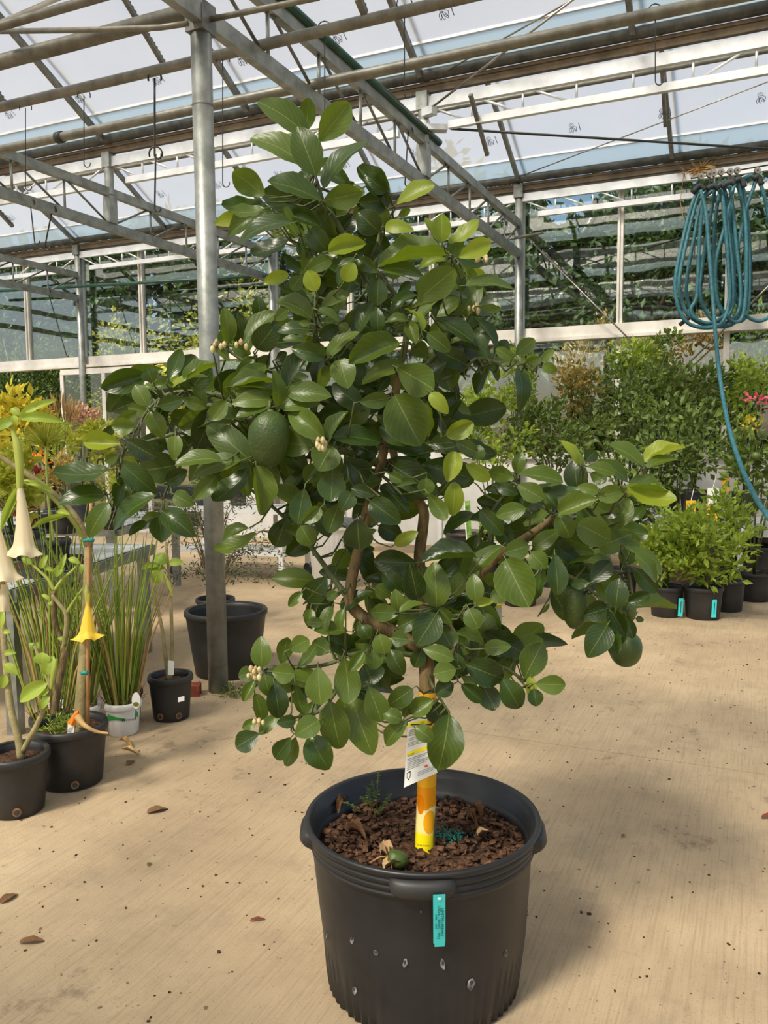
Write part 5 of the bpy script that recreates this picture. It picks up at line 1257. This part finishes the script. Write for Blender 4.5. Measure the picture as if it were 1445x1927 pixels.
def alu_bench(label, x0, x1, y0, y1, z):
    t = thing('plant_bench', label, 'bench', (x0, y0, 0))
    n = int((x1 - x0)/.14)
    for i in range(n): MB().box((x0 + (i+.5)*(x1-x0)/n, (y0+y1)/2, z), ((x1-x0)/n*.8, y1-y0, .02)).build('slat', M['alu'], t)
    for y in (y0, y1): MB().box(((x0+x1)/2, y, z - .045), (x1-x0, .04, .07)).build('edge_rail', M['alu'], t)
    for x in np.linspace(x0 + .08, x1 - .08, max(2, int((x1-x0)/1.2) + 1)):
        for y in (y0 + .03, y1 - .03): MB().box((x, y, (z-.08)/2), (.05, .05, z - .08)).build('leg', M['alu'], t)
    return t
alu_bench('long slatted aluminium bench carrying the citrus along the wall at right', -2.75, 1.2, 8.75, 9.85, .62)
alu_bench('slatted aluminium bench behind the tree trunk by the low white wall', -5.0, -3.5, 9.6, 10.3, .72)
t = thing('storage_crate', 'dark crate stored under the right bench', 'crate', (-1.72, 8.45, 0))
MB().box((-1.72, 8.45, .20), (.62, .40, .40)).build('crate_body', M['black_plastic2'], t); MB().box((-1.72, 8.45, .415), (.66, .44, .03)).build('lid', M['black_plastic2'], t)
for z in (.12, .28): MB().box((-1.72, 8.245, z), (.6, .02, .02)).build('rib', M['black_plastic2'], t)
t = thing('storage_crate', 'brown open box behind the orange tags at right', 'crate', (-.55, 8.25, 0))
M['card'] = mat('brown_box', (58, 48, 40), (84, 70, 56), .8, 0, .2, 6)
MB().box((-.62, 8.30, .30), (.60, .40, .60)).build('crate_body', M['card'], t); MB().box((-.62, 8.09, .55), (.64, .03, .06)).build('rib', M['wood'], t)
pot_at((-1.95, 7.32, 0), .17, .14, .34, 'dark pot half hidden behind the hanging right branch')
pot_at((-2.35, 7.75, 0), .17, .14, .34, 'dark pot behind the hanging right branch, further left')

# right: citrus on the bench
def citrus(px, py, d, w, h, n, size, m, label, zb=.64, base_d=None, name='bench_citrus', clump=10, wr=.58, pr=.15, pl=None, trunk=True, group=None):
    c = at_d(px, py, d); rx = w*d/FPX/2; rz = h*d/FPX/2; base = np.array([c[0], c[1], zb])
    pot_at(base, pr, pr*.85, .26, pl or ('black pot of the ' + label))
    t = bush(name, label, 'plant', base + np.array([0, 0, .22]), c, (rx, min(rx, .45), rz), n, size, m, group, stems=7, wr=wr, up=.25, clump=clump, sr=.010)
    return t
citrus(1275, 838, 8.2, 260, 170, 1500, .085, 'citrus_far', 'round-crowned dark citrus with orange tags on its trunk', zb=.0, pr=.19, pl='black pot of the tagged round citrus', clump=26)
citrus(1170, 765, 9.1, 230, 190, 1300, .085, 'citrus_far', 'dense dark citrus left of the tagged round citrus', clump=22)
citrus(1310, 745, 9.4, 210, 120, 1000, .085, 'citrus_far', 'dark citrus behind the hanging hose end', clump=18)
citrus(1405, 725, 9.0, 110, 130, 520, .08, 'citrus_bright', 'bright leafy citrus right of the hose', clump=12)
citrus(1425, 880, 7.6, 120, 150, 420, .10, 'citrus_far', 'large-leaved citrus with a green fruit at the right edge', zb=0.0, pr=.17, clump=12)
citrus(1040, 815, 9.0, 190, 140, 1000, .085, 'citrus_far', 'dark citrus seen above the right branch of the tree', clump=18)
citrus(925, 800, 8.6, 150, 170, 900, .08, 'citrus_bright', 'sunlit yellow-green citrus just right of the tree crown', zb=.0, pr=.18, clump=16)
citrus(975, 720, 9.3, 90, 130, 420, .075, 'citrus_bright', 'upright shoot of bright leaves beside the wall column', clump=8)
citrus(1090, 720, 9.5, 100, 110, 420, .075, 'russet', 'reddish-tipped shrub in front of the low wall', clump=10)
citrus(1190, 680, 9.5, 110, 110, 460, .085, 'citrus_bright', 'tall bright citrus rising to the wall sill', clump=9)
citrus(1262, 690, 9.6, 70, 120, 240, .085, 'tree_mid', 'slender citrus shoot right of the bright tall one', clump=6)
t = thing('green_fruit', 'round green fruit on the citrus at the right edge', 'fruit', tuple(at_d(1422, 858, 7.25)))
MB().lathe([(.0003, -.040), (.022, -.034), (.040, -.012), (.042, .008), (.030, .030), (.0003, .038)], at_d(1422, 858, 7.25), 20).build('peel', M['fruit'], t, True)
MB().tube([at_d(1422, 850, 7.25), at_d(1424, 838, 7.35)], .003, 5).build('stalk', M['twig'], t)
for px, py, n, m, lb in ((1412, 800, 40, 'yellow_leaf', 'small yellow flower cluster near the right edge'), (1424, 752, 24, 'pink_petal', 'small pink-red flower cluster at the right edge')):
    c = at_d(px, py, 8.2); P, U = ell_pts(c, (.12, .08, .05), n, .1); t = thing('flower_cluster', lb, 'flower', tuple(c)); V, F = leaf_cloud(P, U + np.array([0, 0, .5]), RNG.uniform(.05, .08, n), .7); cloud_obj('petals', V, F, M[m], t)
    MB().tube([c, c + np.array([0, .1, -.25])], .004, 5).build('stalk', M['twig'], t)
# front shrubs in black pots with turquoise tags
def front_shrub(x, y, rt, h, cw, ch, cz, n, m, label, pl, tagx=None, size=.075):
    p = pot_at((x, y, 0), rt, rt*.86, h, pl)
    if tagx:
        dt = np.dot(np.array([x, y, .13]) - CAM, CF) - rt*.95; c = at_d(tagx[0], tagx[1], dt); q = dt/FPX
        o = MB().slab([c - CR*5*q - CU*17*q, c + CR*4*q - CU*17*q, c + CR*6*q + CU*17*q, c - CR*3*q + CU*17*q], -CF, .002).build('turquoise_tag', M['turq'], p)
        MB().slab([c - CR*.6*q - CU*11*q - CF*.003, c + CR*.6*q - CU*11*q - CF*.003, c + CR*2.2*q + CU*11*q - CF*.003, c + CR*1*q + CU*11*q - CF*.003], -CF, .0005).build('print_line', M['ink'], o)
    return bush('potted_shrub', label, 'plant', (x, y, h - .03), (x, y, cz), (cw, cw, ch), n, size, m, None, stems=8, wr=.5, up=.35, clump=26, sr=.009)
f1, f2 = on_z(1253, 1158), on_z(1322, 1162)
front_shrub(f1[0], f1[1], .138, .255, .25, .27, .60, 900, 'citrus_bright', 'bright green bushy shrub, front left of the pair by the tags', 'black pot with turquoise tag, left of the front pair', (1280, 1143, 0))
front_shrub(f2[0], f2[1], .155, .265, .36, .31, .62, 1300, 'citrus_bright', 'bright green bushy shrub, front right of the pair by the tags', 'black pot with turquoise tag, right of the front pair', (1343, 1145, 0))
front_shrub(-1.16, 8.0, .15, .28, .30, .26, .86, 800, 'citrus_far', 'darker shrub behind the left front shrub', 'black pot behind the left front shrub')
front_shrub(-.22, 7.75, .14, .27, .24, .24, .82, 420, 'citrus_bright', 'taller shrub close behind the right front shrub', 'black pot close behind the right front shrub')
pot_at((-.30, 9.0, 0), .19, .16, .60, 'black pot stack by the low wall, right of the shrubs', soil=False)
pot_at((.02, 8.9, 0), .21, .18, .44, 'black pot at the right edge near the low wall', soil=False)
pot_at((.03, 9.45, 0), .17, .14, .55, 'small black pot at the right edge, furthest back', soil=False)
# orange and white picture tags on the trunk of the round citrus
def picture_tag(pts, d, m, label, txt=None, white=False):
    P = [at_d(x, y, d) for x, y in pts]; t = thing('picture_tag', label, 'tag', tuple(P[0]))
    o = MB().slab(P, -CF, .003).build('card', M[m], t)
    if white: MB().slab([P[3] + (P[0]-P[3])*.5 - CF*.001, P[2] + (P[1]-P[2])*.5 - CF*.001, P[2] - CF*.001, P[3] - CF*.001], -CF, .004).build('white_panel', M['white_tag'], o)
    if txt: lettering(txt, .085, P[0] + (P[1]-P[0])*.72 + (P[3]-P[0])*.06 - CF*.006, CU, -CR, M['yellow'], o)
    MB().tube([(P[2]+P[3])/2, (P[2]+P[3])/2 + CU*.12 + CR*.03], .003, 5).build('tag_string', M['white_tag'], t)
picture_tag(((1288, 1012), (1311, 1012), (1309, 942), (1291, 942)), 7.75, 'tag_orange', 'orange fruit picture tag on the left of the citrus trunk', 'LE')
picture_tag(((1327, 982), (1356, 982), (1352, 918), (1331, 918)), 7.8, 'tag_orange', 'half white half orange picture tag right of the citrus trunk', 'EN', True)
picture_tag(((1357, 926), (1372, 927), (1372, 898), (1358, 896)), 7.9, 'tag_orange', 'small brown-orange tag hanging above the low wall')
# rolled dry straw on the truss by the hose
w_ = thing('bird_nest_straw', 'tuft of dry straw caught on the wall truss above the hose', 'straw', tuple(on_y(1310, 318, 10.8)))
c = on_y(1318, 318, 10.8); P, U = ell_pts(c, (.22, .03, .04), 160, .1); V, F = leaf_cloud(P, np.stack([RNG.normal(size=160), RNG.normal(size=160)*.2, RNG.normal(size=160)*.4], 1), RNG.uniform(.05, .14, 160), .05); cloud_obj('straw', V, F, M['straw'], w_)
MB().tube([on_y(1287, 322, 10.75), on_y(1280, 380, 10.75), on_y(1286, 412, 10.75)], .004, 4).build('strand', M['straw'], w_)

# ------------------------------------------------------------------ teal hose on trolleys
HC = [
 "440 215;340 500;205 1100;185 1400;280 1690;480 1785;700 1740;790 1500;790 1200;745 600;690 240",
 "480 240;380 520;242 1150;240 1400;330 1640;560 1765;760 1730;900 1590;922 1300;880 900;820 320;760 190",
 "500 330;400 750;315 1250;330 1500;450 1715;640 1775;850 1735;968 1500;982 1000;960 600;880 170",
 "560 210;470 640;440 1200;420 1450;360 1580;420 1690;600 1730;800 1560;830 1200;770 600;700 230",
 "640 200;570 600;490 1080;465 1400;560 1650;680 1715;830 1560;850 1100;800 500;740 220",
 "700 190;635 600;620 1200;660 1480;800 1670;950 1700;1012 1500;1024 1000;1000 500;940 170",
 "860 150;740 650;650 1000;640 1300;690 1560;850 1720;960 1600;990 1000;970 500;905 150",
 "1090 100;970 500;862 1050;845 1350;950 1610;1130 1710;1290 1600;1345 1250;1280 800;1205 350;1130 100"]
hz = thing('garden_hose', 'teal garden hose hung in long loops with its end trailing down', 'hose', tuple(at_d(1345, 345, 9.0)))
path = []
for i, row in enumerate(HC):
    pts = [tuple(map(float, q.split())) for q in row.split(';')]
    d0 = 9.00 + .05*((i*3) % 8)
    for j, (x, y) in enumerate(pts):
        path.append(at_d(1240 + x/6.02, 320 + y/6.02, d0 + .05*j/len(pts)))
P = catmull(path, 6); MB().tube(P, .0205, 10).build('hose_loops', M['hose'], hz, True)
P = catmull([at_d(*q) for q in ((1318, 358, 8.95), (1328, 400, 8.92), (1336, 500, 8.85), (1344, 600, 8.75), (1352, 690, 8.4), (1366, 780, 7.9), (1388, 860, 7.1), (1418, 930, 6.4), (1447, 975, 5.9), (1500, 1060, 5.4), (1560, 1190, 5.0))] + [on_z(1640, 1290, .03), on_z(1760, 1290, .025)], 6)
MB().tube(P, .0205, 10).build('hose_tail', M['hose'], hz, True)
MB().tube([at_d(1297, 598, 9.1), at_d(1279, 611, 9.1)], .022, 10).build('hose_end', M['rubber'], hz, True)
for x0, y0, x1, y1, x2, y2 in ((1304, 362, 1316, 350, 1326, 358), (1330, 356, 1342, 350, 1352, 354), (1350, 352, 1358, 346, 1362, 352), (1362, 348, 1374, 343, 1382, 346), (1383, 340, 1394, 338, 1401, 352), (1419, 337, 1427, 333, 1433, 348)):
    MB().tube(catmull([at_d(x0, y0, 8.98), at_d(x1, y1, 8.98), at_d(x2, y2, 8.98)], 4), .030, 10).build('saddle', M['rubber'], hz, True)
for wn_, (x, y) in zip(('leftmost', 'second', 'third', 'fourth', 'fifth', 'sixth', 'rightmost'), ((1319, 332), (1335, 328), (1343, 326), (1357, 324), (1374, 323), (1387, 321), (1425, 321))):
    c = at_d(x, y, 9.05); t = thing('hose_trolley', wn_ + ' round steel trolley wheel' + ('' if wn_[-4:] == 'most' else ' from the left') + ' carrying the teal hose', 'trolley', tuple(c), 'trolleys above the teal hose')
    MB().tube([c - CF*.012, c + CF*.012], .036, 14).build('wheel', M['wire_bright'], t); MB().tube([c - CF*.016, c + CF*.016], .010, 8).build('axle', M['wire'], t)
    MB().tube([c, c - np.array([0, 0, .07]), c - np.array([0, 0, .13])], .009, 6).build('hanger', M['wire'], t)
pipe('trolley_rail', [tuple(at_d(1300, 336, 9.06)), tuple(at_d(1460, 308, 9.06))], .008, 'wire', 'thin rail carrying the hose trolley wheels', 'rail')

# ------------------------------------------------------------------ outside: trees behind the glass
def tree(x, y, h, cz, r, n, size, m, label, trunk_r=.14, lean=(0, 0), clump=24, limbs=6, name='outdoor_tree'):
    t = thing(name, label, 'tree', (x, y, -.14), 'trees outside the glass wall')
    c = np.array([x + lean[0], y + lean[1], cz]); b0 = np.array([x, y, -.14])
    P = catmull([b0, b0 + (c - b0)*np.array([.25, .25, .45]), c], 5); MB().tube(P, list(np.linspace(trunk_r, trunk_r*.55, len(P))), 10).build('trunk', M['bark_out'], t, True)
    for k in range(limbs):
        e = c + RNG.normal(size=3)*np.asarray(r)*.5; s = P[int(RNG.integers(5, len(P)))]
        MB().tube(catmull([s, (s + e)/2 + np.array([0, 0, .2]), e], 4), list(np.linspace(trunk_r*.5, trunk_r*.12, 9)), 7).build('limb', M['bark_out'], t, True)
    Q, U = ell_pts(c, r, n, .2, RNG, clump); D = U + RNG.normal(size=(n, 3))*.6 + np.array([0, 0, -.2])
    V, F = leaf_cloud(Q, D, size*RNG.uniform(.7, 1.3, n), .6); cloud_obj('crown', V, F, M[m], t)
M['bark_out'] = mat('dark_bark', (34, 28, 22), (62, 52, 40), .9, 0, .1, 12)
def TRW(x, y, w, n, size, m, label, k=.36, d=1.3):
    top = EYE + k*y; return (x, y, top, top/2, (w, d, top/2/1.3), n, size, m, label)
TR = [TRW(-16.0, 18.5, 2.6, 7000, .30, 'tree_dark', 'dark tree outside behind the far left windows'),
      TRW(-11.9, 18.6, 2.4, 7000, .30, 'tree_dark', 'dark tree outside behind the glass door'),
      TRW(-12.5, 14.4, 1.2, 3400, .12, 'tree_yellow', 'sunlit yellow-green tree outside left of the thick column', .26, .9),
      TRW(-10.3, 14.6, 1.4, 3800, .12, 'tree_yellow', 'sunlit yellow-green tree outside right of the thick column', .28, .9),
      TRW(-8.2, 19.6, 2.4, 7000, .32, 'tree_dark', 'tall dark tree outside behind the sunlit pair'),
      TRW(-4.9, 18.4, 2.0, 6500, .28, 'tree_dark', 'dark tree outside hidden behind the tree crown'),
      TRW(-2.5, 15.6, 1.6, 5200, .17, 'tree_dark', 'dark leaning tree outside right of the wall column', .33),
      TRW(.3, 17.6, 1.9, 6500, .24, 'tree_dark', 'dark tree outside behind the teal hose', .32),
      TRW(3.4, 18.6, 2.2, 5000, .30, 'tree_dark', 'dark tree outside beyond the right edge', .32),
      TRW(-1.8, 21.0, 2.6, 7000, .34, 'tree_dark', 'broad dark tree far outside at right', .32),
      TRW(-3.6, 19.6, 1.6, 6000, .30, 'tree_dark', 'dark tree outside between the wall column and the wall rod', .32),
      TRW(-20.6, 18.5, 2.6, 7000, .30, 'tree_dark', 'dark tree outside beyond the left edge windows'),
      TRW(-24.5, 19.5, 2.4, 5000, .32, 'tree_dark', 'dark tree outside furthest left'),
      TRW(-15.0, 14.4, 1.0, 2600, .12, 'tree_mid', 'leafy green tree close outside at the left windows', .2, .8)]
for i, a in enumerate(TR): tree(*a[:3], a[3], a[4], a[5], a[6], a[7], a[8], lean=((.9, 0) if i == 6 else (0, 0)), limbs=9 if i == 6 else 6, trunk_r=.2 if i == 6 else .14)
def out_shrub(px, py, d, w, h, n, size, m, label, wr=.4, clump=12):
    c = on_y(px, py, d); d = np.dot(c - CAM, CF); b0 = np.array([c[0], c[1], -.14]); bush('outdoor_shrub', label, 'shrub', b0, c, (w*d/FPX/2, w*d/FPX/3, h*d/FPX/2), n, size, m, None, stems=8, wr=wr, up=.8, clump=clump, sr=.02)
out_shrub(1095, 700, 12.9, 130, 180, 1100, .10, 'russet', 'yellow and russet shrub outside, right of the wall column')
out_shrub(1315, 680, 13.0, 110, 180, 2200, .09, 'conifer', 'golden brown conifer outside behind the hose tail', .2, 0)
out_shrub(1195, 650, 13.4, 120, 120, 1000, .10, 'tree_yellow', 'pale yellow-green shrub outside below the sill')
out_shrub(1420, 660, 13.2, 90, 160, 800, .12, 'tree_mid', 'green shrub outside at the right edge')
out_shrub(50, 730, 13.2, 190, 220, 2600, .11, 'tree_dark', 'dark shrub outside at the left opening')
out_shrub(240, 740, 13.2, 190, 220, 2600, .11, 'tree_dark', 'dark shrub outside behind the glass door')
out_shrub(460, 710, 13.4, 240, 220, 2600, .12, 'tree_mid', 'green shrub outside beside the thick column')
out_shrub(820, 690, 13.6, 220, 220, 1600, .12, 'tree_dark', 'dark shrub outside hidden behind the tree crown')

# ------------------------------------------------------------------ litter on floor and soil
def flat_leaf(px, py, L, ang, m, label, z=0.004, zw=.004, name='fallen_leaf', cat='leaf', curl=.5, wd=.4):
    c = on_z(px, py, z); me = leaf_mesh(name, M[m], 'ell', .35, curl, .03, .2)[0]
    o = place(name, me, Matrix.Translation(Vector(c)) @ Matrix.Rotation(ang, 4, 'Z') @ Matrix.Diagonal((L*wd, L, L*.5, 1))); tag(o, label, cat)
flat_leaf(36, 1774, .075, -1.0, 'dry_dark', 'curled brown leaf on the floor at lower left')
flat_leaf(470, 1733, .05, -.9, 'brick', 'small rust-red leaf on the floor left of the pot', wd=.3)
flat_leaf(276, 1530, .09, -.6, 'dry_dark', 'crumpled grey-brown leaf on the floor, middle left', wd=.5)
flat_leaf(0, 1700, .07, 0, 'dry_dark', 'dark scrap of leaf at the left edge of the floor', wd=.5)
flat_leaf(248, 1412, .22, 1.0, 'straw', 'pale dry stalk on the floor beside the trumpet plant pot', wd=.12)
flat_leaf(262, 1424, .18, 1.2, 'dry', 'second dry stalk beside the trumpet plant pot', wd=.12)
flat_leaf(240, 1440, .07, .3, 'dry_dark', 'dead leaf in the shade right of the trumpet plant pot', wd=.5)
flat_leaf(278, 1630, .03, .4, 'leaf_mid', 'tiny green leaf on the floor', wd=.4)
flat_leaf(1432, 1540, .10, -.9, 'brick', 'rust-red leaf on the floor at the right edge', wd=.25)
flat_leaf(1170, 1575, .03, -.2, 'dry_dark', 'tiny dark crumb right of the pot', wd=.4)
gr = MB()
for _ in range(900):
    x, y = RNG.uniform(-3.2, 1.2), RNG.uniform(1.4, 6.8)
    if math.hypot(x - PC[0], y - PC[1]) < .32: continue
    s = RNG.uniform(.002, .006) * (1.6 if RNG.random() < .08 else 1)
    gr.box((x, y, s*.3), (s*RNG.uniform(.6, 2), s, s*.6), rotz(RNG.uniform(0, 6)))
tag(gr.build('floor_grit', M['soil']), 'scattered dark grit and crumbs on the concrete floor', 'grit', None, 'stuff')
def soil_leaf(px, py, tx, ty, w, m, label, name='dry_leaf', zz=SOILZ + .022):
    B = on_z(px, py, zz); T = on_z(tx, ty, zz + .02); a = unit(T - B); L = np.linalg.norm(T - B); n = unit(np.array([0, 0, 1]) - a*a[2]); x = np.cross(a, n); W = w*2.2/FPX*1.2
    Mx = Matrix(((x[0]*W, a[0]*L, n[0]*L, B[0]), (x[1]*W, a[1]*L, n[1]*L, B[1]), (x[2]*W, a[2]*L, n[2]*L, B[2]), (0, 0, 0, 1)))
    o = place(name, leaf_mesh(name, M[m], 'ova', .7, .6, .05, .3)[0], Mx); tag(o, label, 'leaf')
for a in ((735, 1618, 716, 1585, 14, 'dry', 'curled straw-coloured leaf left of the fallen fruit'), (722, 1640, 760, 1622, 16, 'dry', 'curled straw-coloured leaf in front of the fallen fruit'), (716, 1610, 738, 1630, 8, 'dry', 'thin straw leaf strip beside the fallen fruit'),
          (636, 1532, 656, 1500, 12, 'dry_dark', 'rolled brown leaf at the back left of the soil'), (655, 1568, 690, 1576, 14, 'dry_dark', 'brown curled leaf at the left of the soil'), (905, 1545, 890, 1512, 12, 'dry_dark', 'upright tan leaf on the soil right of the trunk'),
          (900, 1575, 920, 1562, 14, 'dry', 'tan folded leaf at the right of the soil'), (880, 1545, 900, 1558, 9, 'dry_dark', 'slim brown leaf between two tan leaves')):
    soil_leaf(*a)
t = thing('fallen_fruit', 'small green fallen fruit lying on the soil', 'fruit', tuple(on_z(748, 1618, SOILZ + .04)))
c = on_z(748, 1617, SOILZ + .042); ax = unit(CR*.9 - np.array([0, 0, .25])); s_ = unit(np.cross(ax, (0, 0, 1))); u_ = np.cross(s_, ax)
P = [c + ax*q for q in (-.030, -.027, -.018, 0, .014, .022, .028, .031)]; MB().tube(P, [.002, .014, .022, .0235, .020, .013, .007, .001], 18).build('peel', M['fruit'], t, True)
MB().tube([c - ax*.030, c - ax*.05 - np.array([0, 0, .008]), c - ax*.075 - np.array([0, 0, .03])], .0025, 6).build('stalk', M['bamboo'], t, True)
t = thing('weed_seedling', 'feathery green weed growing at the back left of the pot', 'weed', tuple(on_z(702, 1520, SOILZ + .02)))
PP = []; DD_ = []
for bx, by, tx, ty in ((708, 1535, 712, 1450), (700, 1530, 690, 1480), (715, 1530, 735, 1495), (705, 1525, 680, 1500), (690, 1535, 650, 1510), (712, 1528, 700, 1470), (700, 1540, 720, 1520)):
    A = on_z(bx, by, SOILZ + .02); dd_ = np.dot(A - CAM, CF); B = at_d(tx, ty, dd_); MB().tube([A, (A+B)/2 + CU*.005, B], .0012, 5).build('stem', M['twig'], t, True)
    for q in np.linspace(.35, 1, 12):
        for s in (-1, 1): PP.append(A + (B-A)*q); DD_.append(CR*s + np.array([0, 0, .3]) + RNG.normal(size=3)*.3)
V, F = leaf_cloud(np.array(PP), np.array(DD_), RNG.uniform(.006, .013, len(PP)), .5); cloud_obj('leaflets', V, F, M['tree_mid'], t)
t = thing('fertiliser_grains', 'teal fertiliser grains sprinkled on the soil right of the trunk', 'grains', tuple(on_z(850, 1570, SOILZ)), kind='stuff')
b = MB()
for _ in range(160):
    p = on_z(845 + RNG.normal()*18, 1570 + RNG.normal()*7, SOILZ + .022); b.box(p, (.0028, .0028, .0028), rotz(RNG.uniform(0, 3)))
b.build('grains', M['green_tie'], t)
